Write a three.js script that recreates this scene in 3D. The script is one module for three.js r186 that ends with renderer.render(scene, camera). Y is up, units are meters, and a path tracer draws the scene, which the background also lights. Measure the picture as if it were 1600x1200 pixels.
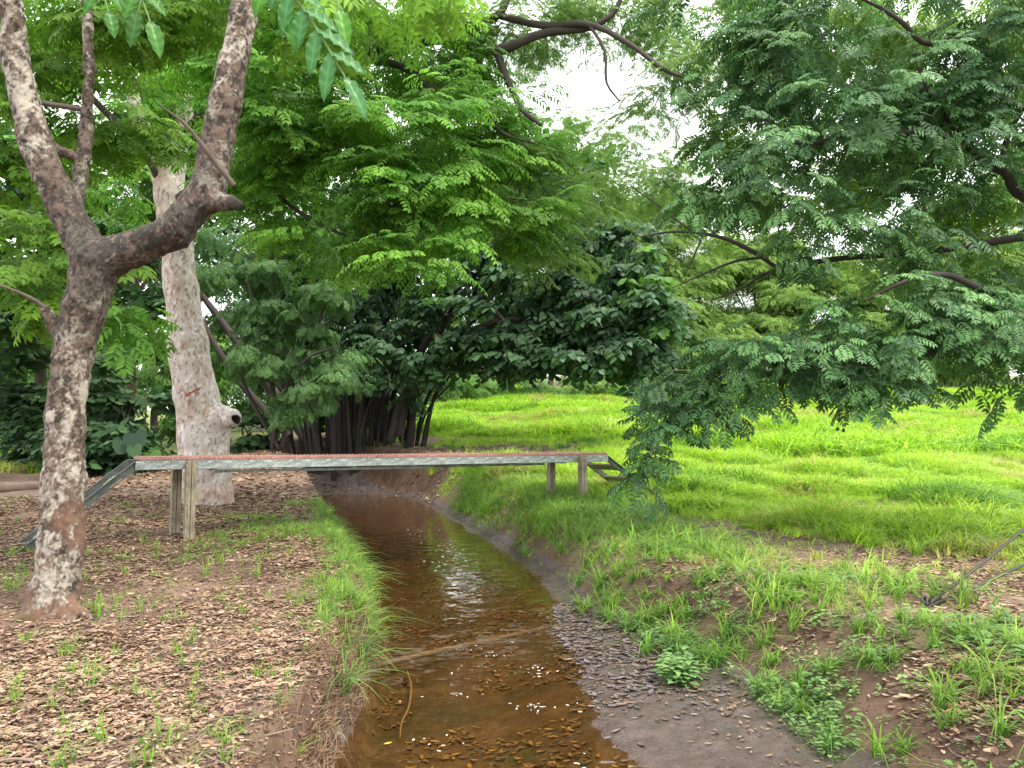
import * as THREE from 'three';
import { mergeGeometries } from 'three/addons/utils/BufferGeometryUtils.js';

// ---------- camera, sky, sun, exposure ----------
const scene = new THREE.Scene();
const EYE = 1.25, PITCH = 4.05 * Math.PI / 180, F = 1202;
const camera = new THREE.PerspectiveCamera(53.05, 4 / 3, 0.05, 900);
camera.position.set(0, EYE, 0);
camera.rotation.set(PITCH, 0, 0);
scene.add(camera);

// ---------- random numbers and noise ----------
function rng(seed) { let a = seed >>> 0; return () => { a = a + 0x6D2B79F5 | 0; let t = Math.imul(a ^ a >>> 15, 1 | a); t = t + Math.imul(t ^ t >>> 7, 61 | t) ^ t; return ((t ^ t >>> 14) >>> 0) / 4294967296; }; }
const R0 = rng(7);
const HT = new Float32Array(4096); for (let i = 0; i < 4096; i++) HT[i] = R0();
const hash = (x, y, z) => HT[(Math.imul(x, 73856093) ^ Math.imul(y, 19349663) ^ Math.imul(z, 83492791)) >>> 3 & 4095];
function noise(x, y, z) {
  const i = Math.floor(x), j = Math.floor(y), k = Math.floor(z); let u = x - i, v = y - j, w = z - k;
  u = u * u * (3 - 2 * u); v = v * v * (3 - 2 * v); w = w * w * (3 - 2 * w);
  const L = (a, b, t) => a + (b - a) * t;
  return L(L(L(hash(i, j, k), hash(i + 1, j, k), u), L(hash(i, j + 1, k), hash(i + 1, j + 1, k), u), v),
    L(L(hash(i, j, k + 1), hash(i + 1, j, k + 1), u), L(hash(i, j + 1, k + 1), hash(i + 1, j + 1, k + 1), u), v), w);
}
function fbm(x, y, z, n = 4) { let s = 0, a = .5, t = 0; for (let i = 0; i < n; i++) { s += a * noise(x, y, z); t += a; a *= .5; x = x * 2.03 + 7.1; y = y * 2.03 + 3.7; z = z * 2.03 + 1.3; } return s / t; }
const clamp = (x, a = 0, b = 1) => Math.min(b, Math.max(a, x));
const sstep = (a, b, x) => { const t = clamp((x - a) / (b - a)); return t * t * (3 - 2 * t); };
const lerp = (a, b, t) => a + (b - a) * t;
const V = (x, y, z) => new THREE.Vector3(x, y, z);
function table(T) { return d => { if (d <= T[0][0]) return T[0][1]; for (let i = 1; i < T.length; i++) if (d <= T[i][0]) { const t = (d - T[i - 1][0]) / (T[i][0] - T[i - 1][0]); return lerp(T[i - 1][1], T[i][1], t); } return T[T.length - 1][1]; }; }
// point of the place seen at a photo pixel, d metres ahead
function P(u, v, d) {
  const x = (u - 800) / F, y = -(v - 600) / F, c = Math.cos(PITCH), s = Math.sin(PITCH);
  const Y = y * c + s, Z = c - y * s;
  return V(x / Z * d, EYE + Y / Z * d, -d);
}

// overcast white sky with soft cloud relief
{
  const W = 512, H = 256, data = new Float32Array(W * H * 4);
  for (let j = 0; j < H; j++) for (let i = 0; i < W; i++) {
    const el = (j + .5) / H * Math.PI - Math.PI / 2, az = (i + .5) / W * 2 * Math.PI, y = Math.sin(el), c = Math.cos(el);
    const n = fbm(c * Math.cos(az) * 2.2 + 5, y * 3.5 + 5, c * Math.sin(az) * 2.2 + 5, 5);
    const b = (.92 + .3 * (n - .5)) * (y < 0 ? .45 : .85 + .3 * y), o = (j * W + i) * 4;
    data[o] = b * .985; data[o + 1] = b; data[o + 2] = b * 1.02; data[o + 3] = 1;
  }
  const sky = new THREE.DataTexture(data, W, H, THREE.RGBAFormat, THREE.FloatType);
  sky.mapping = THREE.EquirectangularReflectionMapping; sky.magFilter = THREE.LinearFilter; sky.needsUpdate = true;
  scene.background = sky; scene.environment = sky;
}
const sun = new THREE.DirectionalLight(0xfff4e2, 1.5);
sun.position.set(14, 30, -2); sun.target.position.set(0, 0, -14); scene.add(sun, sun.target);
sun.castShadow = true; sun.shadow.radius = 24; sun.shadow.mapSize.set(2048, 2048);
Object.assign(sun.shadow.camera, { left: -45, right: 45, top: 45, bottom: -45, near: 1, far: 120 });
const renderer = new THREE.WebGLRenderer({ antialias: true });
renderer.toneMapping = THREE.LinearToneMapping; renderer.toneMappingExposure = 3.3; renderer.shadowMap.enabled = true;

// ---------- helpers ----------
const names = {};
function numbered(n) { const k = names[n] = (names[n] ?? -1) + 1; return k ? `${n}_${String(k).padStart(3, '0')}` : n; }
function shade(o) { o.castShadow = o.receiveShadow = true; return o; }
function thing(name, label, category, group, pos) {
  const g = new THREE.Group(); g.name = numbered(name); g.userData = { label, category }; if (group) g.userData.group = group;
  if (pos) g.position.copy(pos); scene.add(g); return g;
}
function part(name, geo, mat, parent, label) { const m = shade(new THREE.Mesh(geo, mat)); m.name = name; if (label) m.userData.label = label; parent.add(m); return m; }
function setting(name, geo, mat, label) { const m = part(name, geo, mat, scene); m.userData = { kind: 'structure', label, category: name.replace(/_/g, ' ') }; return m; }
const std = (o) => new THREE.MeshStandardMaterial(o);
const leafMat = (o = {}) => new THREE.MeshPhysicalMaterial({ color: 0xffffff, vertexColors: true, roughness: .9, transmission: .58, thickness: 0, clearcoat: .35, clearcoatRoughness: .38, side: THREE.DoubleSide, specularIntensity: .3, ...o });
class Geo {
  constructor() { this.p = []; this.c = []; this.i = []; this.uv = []; }
  v(x, y, z, c, u = 0, w = 0) { this.p.push(x, y, z); this.c.push(c[0], c[1], c[2]); this.uv.push(u, w); return this.p.length / 3 - 1; }
  t(a, b, c) { this.i.push(a, b, c); }
  q(a, b, c, d) { this.i.push(a, b, c, a, c, d); }
  build() {
    const g = new THREE.BufferGeometry();
    g.setAttribute('position', new THREE.Float32BufferAttribute(this.p, 3)); g.setAttribute('color', new THREE.Float32BufferAttribute(this.c, 3)); g.setAttribute('uv', new THREE.Float32BufferAttribute(this.uv, 2));
    g.setIndex(this.i); g.computeVertexNormals(); return g;
  }
}
class Inst {
  constructor() { this.m = []; this.c = []; }
  add(m, c) { for (let k = 0; k < 16; k++) this.m.push(m.elements[k]); this.c.push(c[0], c[1], c[2]); }
  get n() { return this.c.length / 3; }
  build(name, geo, mat, parent, label) {
    const o = new THREE.InstancedMesh(geo, mat, this.n); o.name = name; o.instanceMatrix.array.set(this.m);
    o.instanceColor = new THREE.InstancedBufferAttribute(new Float32Array(this.c), 3); o.userData.kind = 'stuff';
    if (label) { o.userData.label = label; }
    shade(o); (parent || scene).add(o); return o;
  }
}
const _m = new THREE.Matrix4(), _x = V(), _y = V(), _z = V();
function frame(pos, dir, up, s) {   // matrix whose x axis runs along dir
  _x.copy(dir).normalize(); _z.crossVectors(_x, up); if (_z.lengthSq() < 1e-6) _z.set(0, 0, 1); _z.normalize(); _y.crossVectors(_z, _x);
  _m.makeBasis(_x.clone().multiplyScalar(s), _y.clone().multiplyScalar(s), _z.clone().multiplyScalar(s)); _m.setPosition(pos); return _m;
}
const gauss = r => (r() + r() + r() + r() - 2) * .9;

// tapered tube through points [{p, r}], bark colour from a function
function limb(pts, col, rad = 8, wob = .12, step = .12, seed = 1) {
  const curve = new THREE.CatmullRomCurve3(pts.map(a => a[0])), n = Math.max(4, Math.round(curve.getLength() / step));
  const fr = curve.computeFrenetFrames(n, false), g = new Geo(), pt = V();
  for (let i = 0; i <= n; i++) {
    const t = i / n; curve.getPoint(t, pt); const f = t * (pts.length - 1), k = Math.min(pts.length - 2, Math.floor(f)); const r = lerp(pts[k][1], pts[k + 1][1], f - k);
    for (let j = 0; j <= rad; j++) {
      const a = j / rad * Math.PI * 2, ca = Math.cos(a), sa = Math.sin(a), N = fr.normals[i], B = fr.binormals[i];
      let dx = N.x * ca + B.x * sa, dy = N.y * ca + B.y * sa, dz = N.z * ca + B.z * sa;
      const rr = r * (1 + wob * (fbm((pt.x + dx * r) * 7 + seed, (pt.y + dy * r) * 7, (pt.z + dz * r) * 7, 2) - .5) * 2);
      const x = pt.x + dx * rr, y = pt.y + dy * rr, z = pt.z + dz * rr; g.v(x, y, z, col(x, y, z), j / rad, t * 6);
    }
  }
  const w = rad + 1; for (let i = 0; i < n; i++) for (let j = 0; j < rad; j++) g.q(i * w + j, i * w + j + 1, (i + 1) * w + j + 1, (i + 1) * w + j);
  const c = g.v(pt.x, pt.y, pt.z, col(pt.x, pt.y, pt.z)); for (let j = 0; j < rad; j++) g.t(n * w + j, n * w + j + 1, c);
  const s0 = pts[0][0], c0 = g.v(s0.x, s0.y, s0.z, col(s0.x, s0.y, s0.z)); for (let j = 0; j < rad; j++) g.t(j + 1, j, c0);
  return g.build();
}

// continuous skin round tapered bones: sparse surface nets
function skin(bones, cell, k, disp, col, cut) {
  const f0 = (x, y, z) => {
    let d = 1e3;
    for (const b of bones) {
      const px = x - b[0], py = y - b[1], pz = z - b[2], t = clamp((px * b[3] + py * b[4] + pz * b[5]) * b[6]);
      const ex = px - t * b[3], ey = py - t * b[4], ez = pz - t * b[5], e = Math.sqrt(ex * ex + ey * ey + ez * ez) - (b[7] + (b[8] - b[7]) * t);
      const h = clamp(.5 + .5 * (d - e) / k); d = d + (e - d) * h - k * h * (1 - h);
    } return d;
  };
  const f = (x, y, z) => { let d = f0(x, y, z); if (d < .12 && d > -.12) d += disp(x, y, z); if (cut) d = Math.max(d, -cut(x, y, z)); return d; };
  const lo = [1e9, 1e9, 1e9], hi = [-1e9, -1e9, -1e9];
  for (const b of bones) for (let a = 0; a < 3; a++) for (const e of [b[a], b[a] + b[3 + a]]) { const r = Math.max(b[7], b[8]) + .1; lo[a] = Math.min(lo[a], e - r); hi[a] = Math.max(hi[a], e + r); }
  const S = 8, bs = S * cell, NB = lo.map((l, a) => Math.ceil((hi[a] - l) / bs)), NX = NB[0] * S + 2, NY = NB[1] * S + 2;
  const key = (i, j, l) => i + NX * (j + NY * l), cells = new Map(), edges = [], g = new Geo(), D = S + 1, val = new Float32Array(D * D * D);
  const C = [[0, 1], [2, 3], [4, 5], [6, 7], [0, 2], [1, 3], [4, 6], [5, 7], [0, 4], [1, 5], [2, 6], [3, 7]];
  for (let bz = 0; bz < NB[2]; bz++) for (let by = 0; by < NB[1]; by++) for (let bx = 0; bx < NB[0]; bx++) {
    const ox = lo[0] + bx * bs, oy = lo[1] + by * bs, oz = lo[2] + bz * bs;
    if (Math.abs(f0(ox + bs / 2, oy + bs / 2, oz + bs / 2)) > bs * .87 + .09) continue;
    for (let l = 0; l < D; l++) for (let j = 0; j < D; j++) for (let i = 0; i < D; i++) val[i + D * (j + D * l)] = f(ox + i * cell, oy + j * cell, oz + l * cell);
    for (let l = 0; l < S; l++) for (let j = 0; j < S; j++) for (let i = 0; i < S; i++) {
      const o = i + D * (j + D * l), q = [val[o], val[o + 1], val[o + D], val[o + D + 1], val[o + D * D], val[o + D * D + 1], val[o + D * D + D], val[o + D * D + D + 1]];
      let neg = 0; for (const a of q) if (a < 0) neg++; 
      if (neg && neg < 8) {
        let x = 0, y = 0, z = 0, n = 0;
        for (const [a, b] of C) if ((q[a] < 0) !== (q[b] < 0)) { const t = q[a] / (q[a] - q[b]); x += (a & 1) + t * ((b & 1) - (a & 1)); y += (a >> 1 & 1) + t * ((b >> 1 & 1) - (a >> 1 & 1)); z += (a >> 2) + t * ((b >> 2) - (a >> 2)); n++; }
        x = ox + (i + x / n) * cell; y = oy + (j + y / n) * cell; z = oz + (l + z / n) * cell;
        const I = bx * S + i, J = by * S + j, K = bz * S + l; cells.set(key(I, J, K), g.v(x, y, z, col(x, y, z), x, y));
        if ((q[0] < 0) !== (q[1] < 0)) edges.push(I, J, K, 0, q[0] < 0 ? 1 : 0);
        if ((q[0] < 0) !== (q[2] < 0)) edges.push(I, J, K, 1, q[0] < 0 ? 1 : 0);
        if ((q[0] < 0) !== (q[4] < 0)) edges.push(I, J, K, 2, q[0] < 0 ? 1 : 0);
      }
    }
  }
  for (let e = 0; e < edges.length; e += 5) {
    const [I, J, K, ax, s] = edges.slice(e, e + 5); let a, b, c, d = cells.get(key(I, J, K));
    if (ax === 0) { a = cells.get(key(I, J - 1, K - 1)); b = cells.get(key(I, J, K - 1)); c = cells.get(key(I, J - 1, K)); }
    else if (ax === 1) { a = cells.get(key(I - 1, J, K - 1)); b = cells.get(key(I - 1, J, K)); c = cells.get(key(I, J, K - 1)); }
    else { a = cells.get(key(I - 1, J - 1, K)); b = cells.get(key(I, J - 1, K)); c = cells.get(key(I - 1, J, K)); }
    if (a === undefined || b === undefined || c === undefined || d === undefined) continue;
    if (s) g.q(a, b, d, c); else g.q(a, c, d, b);
  }
  return g.build();
}
// chain of bones from [u, v, width px, depth] pixels
function bonesFrom(list, out = []) {
  const A = list.map(([u, v, w, d]) => [P(u, v, d), w * d / F / 2]);
  for (let i = 1; i < A.length; i++) { const [a, ra] = A[i - 1], [b, rb] = A[i], dx = b.x - a.x, dy = b.y - a.y, dz = b.z - a.z; out.push([a.x, a.y, a.z, dx, dy, dz, 1 / (dx * dx + dy * dy + dz * dz), ra, rb]); }
  return out;
}
const path = (list) => list.map(([u, v, w, d]) => [P(u, v, d), w * d / F / 2]);

// ---------- leaves ----------
function leaflet(g, o, dir, nrm, L, w, c, fold = .15, six = true) {   // one folded blade from o along dir
  const s = V().crossVectors(dir, nrm).normalize(), A = (t, k, h) => { const p = o.clone().addScaledVector(dir, t * L).addScaledVector(s, k * w).addScaledVector(nrm, h * L); return g.v(p.x, p.y, p.z, c); };
  const b = A(0, 0, 0), e = A(1, 0, -.12);
  if (!six) { const l = A(.45, -.5, fold), r = A(.45, .5, fold); g.t(b, e, l); g.t(b, r, e); return; }
  const m = A(.5, 0, -.02), l1 = A(.28, -.46, fold * .8), l2 = A(.68, -.4, fold * .6), r1 = A(.28, .46, fold * .8), r2 = A(.68, .4, fold * .6);
  g.t(b, m, l1); g.t(l1, m, l2); g.t(l2, m, e); g.t(b, r1, m); g.t(r1, r2, m); g.t(r2, e, m);
}
function pinnate(g, o, dir, up, len, pairs, L, w, r, six, c0 = [1, 1, 1], droop = .35) {
  const s = V().crossVectors(dir, up).normalize(), p = o.clone(), d = dir.clone(), st = len / (pairs + 1);
  const bk = [.35, .4, .25];
  for (let i = 0; i <= pairs; i++) {
    const a = p.clone(); p.addScaledVector(d, st); d.y -= droop / pairs; d.normalize(); const u = V().crossVectors(s, d).normalize();
    const q = .0025 + len * .003, i0 = g.v(a.x, a.y, a.z, bk), i1 = g.v(p.x + s.x * q, p.y + s.y * q, p.z + s.z * q, bk), i2 = g.v(p.x - s.x * q, p.y - s.y * q, p.z - s.z * q, bk); g.t(i0, i1, i2);
    if (i === 0) continue;
    const k = L * (.75 + .5 * Math.sin(Math.PI * i / (pairs + .6))), cc = () => { const b = .72 + .56 * r(); return [c0[0] * b, c0[1] * b, c0[2] * b * (.8 + .4 * r())]; };
    for (const e of [-1, 1]) { const dd = s.clone().multiplyScalar(e * (.85 + .2 * r())).addScaledVector(d, .55 + .3 * r()).addScaledVector(u, -.1 - .3 * r()).normalize(); leaflet(g, p, dd, u.clone().addScaledVector(s, (r() - .5) * .7).normalize(), k * (.85 + .3 * r()), w, cc(), .1, six); }
    if (i === pairs) leaflet(g, p, d, u, k, w, cc(), .1, six);
  }
}
function spray({ leaves = 6, twig = .5, len = .28, pairs = 5, L = .07, w = .028, six = true, seed = 1, spread = 1, droop = .5 }) {
  const r = rng(seed), g = new Geo(), up = V(0, 1, 0);
  for (let i = 0; i < leaves; i++) {
    const t = i / Math.max(1, leaves - 1), a = (i % 2 ? 1 : -1) * (.35 + .75 * (1 - t)) * spread + (r() - .5) * .4, o = V(twig * t, -.12 * twig * t * t, 0);
    const dir = V(Math.cos(a), .25 - .45 * r(), Math.sin(a)).normalize(); pinnate(g, o, dir, V((r() - .5) * .5, 1, (r() - .5) * .5).normalize(), len * (.8 + .4 * r()), pairs, L, w, r, six, [1, 1, 1], droop);
  }
  const bk = [.4, .35, .25]; let pr = null;
  for (let i = 0; i <= 3; i++) { const t = i / 3, q = .006 * (1.2 - t), y = -.12 * twig * t * t, a = g.v(twig * t, y, q, bk), b = g.v(twig * t, y + q, -q, bk); if (pr) { g.q(pr[0], a, b, pr[1]); } pr = [a, b]; }
  return g.build();
}
function broadSpray({ leaves = 8, twig = .6, L = .16, seed = 1, hang = .6 }) {   // heart-shaped single leaves
  const r = rng(seed), g = new Geo();
  for (let i = 0; i < leaves; i++) {
    const t = (i + .5) / leaves, a = (i % 2 ? 1 : -1) * (.5 + 1.1 * r()), o = V(twig * t + (r() - .5) * .08, (r() - .5) * .1, Math.sin(a) * .1), k = L * (.65 + .6 * r()), b = .7 + .6 * r(), c = [b, b, b * (.8 + .4 * r())];
    const d = V(Math.cos(a), -hang * (.3 + r()), Math.sin(a)).normalize(), n = V((r() - .5) * .9, 1, (r() - .5) * .9).normalize(), s = V().crossVectors(d, n).normalize(); n.crossVectors(s, d);
    const ring = [[-.05, .0], [-.1, .28], [.15, .5], [.5, .46], [.8, .24], [1, 0], [.8, -.24], [.5, -.46], [.15, -.5], [-.1, -.28]], ids = ring.map(([x, y]) => { const p = o.clone().addScaledVector(d, x * k).addScaledVector(s, y * k).addScaledVector(n, Math.abs(y) * .12 * k - x * x * .14 * k); return g.v(p.x, p.y, p.z, c); });
    const m = o.clone().addScaledVector(d, .4 * k).addScaledVector(n, -.05 * k), mi = g.v(m.x, m.y, m.z, c); for (let q = 0; q < ring.length; q++) g.t(mi, ids[q], ids[(q + 1) % ring.length]);
  }
  return g.build();
}
function featherSpray({ seed = 1, n = 7, twig = .6, len = .2 }) {   // bipinnate fronds: many narrow strips
  const r = rng(seed), g = new Geo(), up = V(0, 1, 0);
  for (let i = 0; i < n; i++) {
    const t = i / (n - 1), a = (i % 2 ? 1 : -1) * (.4 + .7 * (1 - t)) + (r() - .5) * .5, o = V(twig * t, -.1 * twig * t * t, 0), dir = V(Math.cos(a), .15 - .4 * r(), Math.sin(a)).normalize();
    pinnate(g, o, dir, V((r() - .5) * .6, 1, (r() - .5) * .6).normalize(), len * (.8 + .5 * r()), 8, len * .28, .012, r, false, [1, 1, 1], .5);
  }
  return g.build();
}
const mixc = (a, b, t) => [lerp(a[0], b[0], t), lerp(a[1], b[1], t), lerp(a[2], b[2], t)];
function foliage(inst, r, c, rad, n, { clumps = 8, cr = .35, sc = [.8, 1.2], droop = .25, col, hollow = .35, out = .8 }) {
  const cl = []; for (let i = 0; i < clumps; i++) { let p; do p = V(r() * 2 - 1, r() * 2 - 1, r() * 2 - 1); while (p.lengthSq() > 1 || p.lengthSq() < hollow * hollow); cl.push(p); }
  for (let i = 0; i < n; i++) {
    const k = cl[Math.floor(r() * clumps)], q = V(k.x + gauss(r) * cr, k.y + gauss(r) * cr * .75, k.z + gauss(r) * cr), p = V(c.x + q.x * rad[0], c.y + q.y * rad[1], c.z + q.z * rad[2]);
    const a = r() * Math.PI * 2, D = V(q.x * out + Math.cos(a) * .8, q.y * .25 - droop * (.3 + r()), q.z * out + Math.sin(a) * .8);
    inst.add(frame(p, D, V(gauss(r) * .3, 1, gauss(r) * .3), lerp(sc[0], sc[1], r())), col(r, p));
  }
}
const pal = (a, b, v = .25) => (r) => { const t = r(), m = 1 - v + 2 * v * r(); const c = mixc(a, b, t); return [c[0] * m, c[1] * m, c[2] * m]; };

// ---------- terrain ----------
const YW = -.43;                                    // water level
const xl = table([[-20, -.5], [0, -.65], [2.5, -.76], [3.92, -.83], [4.87, -.91], [5.85, -1.0], [7.6, -1.27], [9.4, -1.8], [12.2, -2.65], [17.6, -4.25], [22.4, -5.9], [25, -7.5]]);
const xwr = table([[-20, 1], [0, .9], [3.5, .86], [3.96, .69], [4.25, .57], [4.64, .455], [4.98, .476], [5.38, .515], [6.4, .43], [7.34, .42], [9.4, .34], [12.2, -.3], [17.6, -1.65], [22.4, -3.0], [25, -6]]);
const xm = table([[-20, 1.7], [2.5, 1.66], [3.92, 1.62], [4.87, 1.5], [5.5, 1.36], [6.4, 1.08], [7.4, .62], [9.4, .44], [12.2, -.2], [17.6, -1.55], [22.4, -2.9], [25, -5.9]]);
const riseR = table([[0, .12], [6, .12], [10, .1], [12, .14], [16, .36], [20, .62], [25, .98], [35, 1.95], [45, 3.1], [55, 4.5], [62, 5.3], [75, 7], [120, 11], [400, 20]]);
const riseL = table([[0, 0], [12, 0], [16, .14], [25, .42], [35, 1.1], [50, 2], [80, 4], [400, 16]]);
function bankTop(x, d) { return lerp(riseL(d), riseR(d), sstep(-13, -5.5, x) * sstep(6, 14, d) + (1 - sstep(6, 14, d)) * sstep(-1, 1.5, x)); }
function ground(x, d, fine = true) {
  const wob = (fbm(x * 1.3 + 9, d * 1.3, 2, 3) - .5), top0 = bankTop(x, d) + wob * .12 + (fbm(x * .22, d * .22, 8, 2) - .5) * .25 * sstep(12, 30, d);
  const bump = fine ? (fbm(x * 5, d * 5, 4, 3) - .5) * .07 + (d < 16 ? (fbm(x * 18, d * 18, 1, 2) - .5) * .04 : 0) : 0;
  const jag = (fbm(x * 2.1 + 30, d * 2.1, 6, 3) - .5), wl = xl(d) + jag * .2 + (fbm(x * 8, d * 8, 9, 2) - .5) * .12, wr = xwr(d) + (noise(d * 3, 1, 4) - .5) * .08, wm = xm(d) + jag * .25, open = 1 - sstep(22.6, 26, d);
  let bed; if (x > wr) bed = YW + Math.min(.1, (x - wr) * .085) + bump * .35; else bed = YW - Math.min(.17, (wr - x) * .3) + bump * .5;
  let t; // 0 in the bed, 1 on the bank
  const lw = lerp(.3, .5, sstep(10, 18, d)) + .12 * noise(x * 7, d * 7, 3), rw = lerp(lerp(.95, .62, sstep(5, 8, d)), 1.1, sstep(11, 17, d));
  if (x < wl) t = sstep(0, lw, wl - x + .04); else if (x > wm) t = sstep(0, rw, x - wm); else t = 0;
  if (x < wl && x > wl - .6) bed = YW - .12;
  t = Math.max(t, 1 - open); const top = top0 + bump;
  return lerp(bed, top, t);
}
const inBed = (x, d) => d < 25 && x > xl(d) - .12 && x < xm(d) + .12;
// ground cover densities: grass 0..1
const fieldEdge = table([[-3, 30], [-.9, 16], [.3, 13.2], [1, 12.3], [2, 11.2], [3.3, 8.2], [4.2, 6.9], [6, 5.6], [12, 4.5]]);
const nearWire = (x, d) => { const a = [2.75, 4.95], b = [4.1, 6.2], t = clamp(((x - a[0]) * (b[0] - a[0]) + (d - a[1]) * (b[1] - a[1])) / 3.38); return Math.hypot(x - a[0] - t * 1.35, d - a[1] - t * 1.25) < .38; };   // trodden round the wire anchor
function grassAt(x, d) {
  if (nearWire(x, d)) return .05;
  const n = fbm(x * .9 + 3, d * .9, 5, 3), n2 = fbm(x * .33, d * .33, 12, 2);
  if (x < xl(d)) {
    if (d > 21 && x < -11.5) return sstep(20.5, 23, d) * sstep(.3, .4, n2 + .25);
    if (d > 13) return d < 34 ? .03 : .5;
    const e = xl(d) - x; return clamp(sstep(.75, .1, e) * sstep(4.6, 6.5, d) * .95 + sstep(2.2, .5, e) * sstep(6, 8.5, d) * sstep(.46, .62, n) * .75 + sstep(.58, .72, n) * .14);
  }
  if (x < xm(d)) return 0;
  let g = sstep(-.9, 1.1, d - fieldEdge(x) + (n - .5) * 4.5);
  g *= 1 - .85 * sstep(.54, .64, fbm(x * .8 + 7, d * .8, 19, 3)) * sstep(16, 9, d); g *= 1 - .6 * sstep(.62, .7, n2) * sstep(30, 20, d);
  const e = x - xm(d); g = Math.max(g, sstep(.15, .45, e) * sstep(1.9, .8, e) * sstep(6.4, 8, d) * (.35 + .5 * sstep(.42, .6, n)));
  if (d > 12) { const mound = sstep(20, 21.5, d + (n - .5) * 2) * sstep(26, 24.2, d + (n - .5) * 2) * sstep(3.6, 1.8, x) ; g *= 1 - .97 * mound; if (x < -3.4) g *= sstep(24, 27, d) * .6; }
  return clamp(Math.max(g, .04));
}
const soil = [.115, .062, .042], litter = [.22, .14, .1], turf = [.15, .20, .04], mudC = [.145, .118, .115], bedC = [.115, .072, .04];
const grainTex = (() => {   // fine soil grain, tiles every 0.8 m
  const N = 512, a = new Uint8Array(N * N * 4), h = new Float32Array(N * N);
  const per = (x, y, p, s) => { const i = Math.floor(x), j = Math.floor(y); let u = x - i, v = y - j; u = u * u * (3 - 2 * u); v = v * v * (3 - 2 * v); const H = (a, b) => hash((a % p + p) % p, (b % p + p) % p, s); return lerp(lerp(H(i, j), H(i + 1, j), u), lerp(H(i, j + 1), H(i + 1, j + 1), u), v); };
  for (let y = 0; y < N; y++) for (let x = 0; x < N; x++) { let s = 0, am = .5; for (const p of [8, 20, 48, 110, 230]) { s += am * per(x / N * p, y / N * p, p, p); am *= .72; } h[y * N + x] = s; }
  let mn = 9, mx = -9; for (const q of h) { mn = Math.min(mn, q); mx = Math.max(mx, q); }
  for (let i = 0; i < N * N; i++) { const q = (h[i] - mn) / (mx - mn), c = Math.round(255 * clamp(.5 + q * .62)); a[i * 4] = a[i * 4 + 1] = a[i * 4 + 2] = c; a[i * 4 + 3] = 255; }
  const t = new THREE.DataTexture(a, N, N); t.wrapS = t.wrapT = THREE.RepeatWrapping; t.magFilter = THREE.LinearFilter; t.minFilter = THREE.LinearMipmapLinearFilter; t.generateMipmaps = true; t.needsUpdate = true; return t;
})();
const axis = (segs) => { const a = []; for (const [from, to, step] of segs) for (let x = from; x < to - 1e-6; x += step) a.push(x); a.push(segs[segs.length - 1][1]); return a; };
const grow = (a, b, s, k) => { const o = []; let x = a, q = s; while (x < b) { o.push(x); x += q; q *= k; } o.push(b); return o; };
{
  const xs = [...grow(5.2, 320, .07, 1.06).reverse().map(x => -x), ...axis([[-5.15, 3.6, .045]]), ...grow(3.65, 320, .05, 1.055)];
  const ds = [...grow(-2, 200, .25, 1.25).slice(1).reverse().map(x => -x - 4), ...axis([[-6, 2.6, .3], [2.6, 9, .04], [9, 14, .06], [14, 27, .1]]).slice(0, -1), ...grow(27, 400, .13, 1.045)];
  const nx = xs.length, nd = ds.length, g = new Geo();
  for (const d of ds) for (const x of xs) {
    const y = ground(x, d), bed = inBed(x, d), n = fbm(x * 3 + 1, d * 3, 3, 4), n1 = fbm(x * .8, d * .8, 17, 3);
    let c;
    if (bed || y < -.3) { const w = sstep(YW - .02, YW + .012, y); c = mixc(mixc(bedC, [.085, .064, .034], sstep(.45, .65, n)), mixc(mudC, [.075, .05, .042], n1), w); }
    else {
      c = mixc(litter, soil, sstep(.4, .62, n1 * .6 + n * .4)); c = mixc(c, [.35, .26, .15], sstep(.55, .7, n) * .5);
      c = mixc(c, soil, sstep(.02, -.1, y - bankTop(x, d)) * .9); c = mixc(c, turf, grassAt(x, d) * .85);
    }
    const m = .8 + .4 * noise(x * 9, d * 9, 7); g.v(x, y, -d, [c[0] * m, c[1] * m, c[2] * m], x / .8, d / .8);
  }
  const bed = [], land = [];
  for (let j = 0; j < nd - 1; j++) for (let i = 0; i < nx - 1; i++) {
    const a = j * nx + i, b = a + 1, c = a + nx, e = c + 1, q = inBed((xs[i] + xs[i + 1]) / 2, (ds[j] + ds[j + 1]) / 2) ? bed : land; q.push(a, b, e, a, e, c);
  }
  g.i = [...[]]; const base = g.build(), sub = (idx) => { const k = base.clone(); k.setIndex(idx); k.computeVertexNormals(); return k; };
  const map = grainTex, all = base.clone(); all.setIndex(bed.concat(land)); all.computeVertexNormals();
  const share = (idx) => { const seen = new Map(), k = new THREE.BufferGeometry(), out = [], id = []; for (const q of idx) { let w = seen.get(q); if (w === undefined) { w = id.length; seen.set(q, w); id.push(q); } out.push(w); } for (const [nm, sz] of [['position', 3], ['normal', 3], ['color', 3], ['uv', 2]]) { const s = all.attributes[nm].array, t = new Float32Array(id.length * sz); id.forEach((q, w) => { for (let e = 0; e < sz; e++) t[w * sz + e] = s[q * sz + e]; }); k.setAttribute(nm, new THREE.BufferAttribute(t, sz)); } k.setIndex(out); return k; };
  setting('ground', share(land), std({ vertexColors: true, map, bumpMap: map, bumpScale: .02, roughness: .95 }), 'brown leaf strewn soil and grassy slope on both sides of the stream');
  setting('stream_bed', share(bed), std({ vertexColors: true, map, bumpMap: map, bumpScale: .01, roughness: .27 }), 'brown silty stream bed with wet mud flat along its right side');
}
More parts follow.
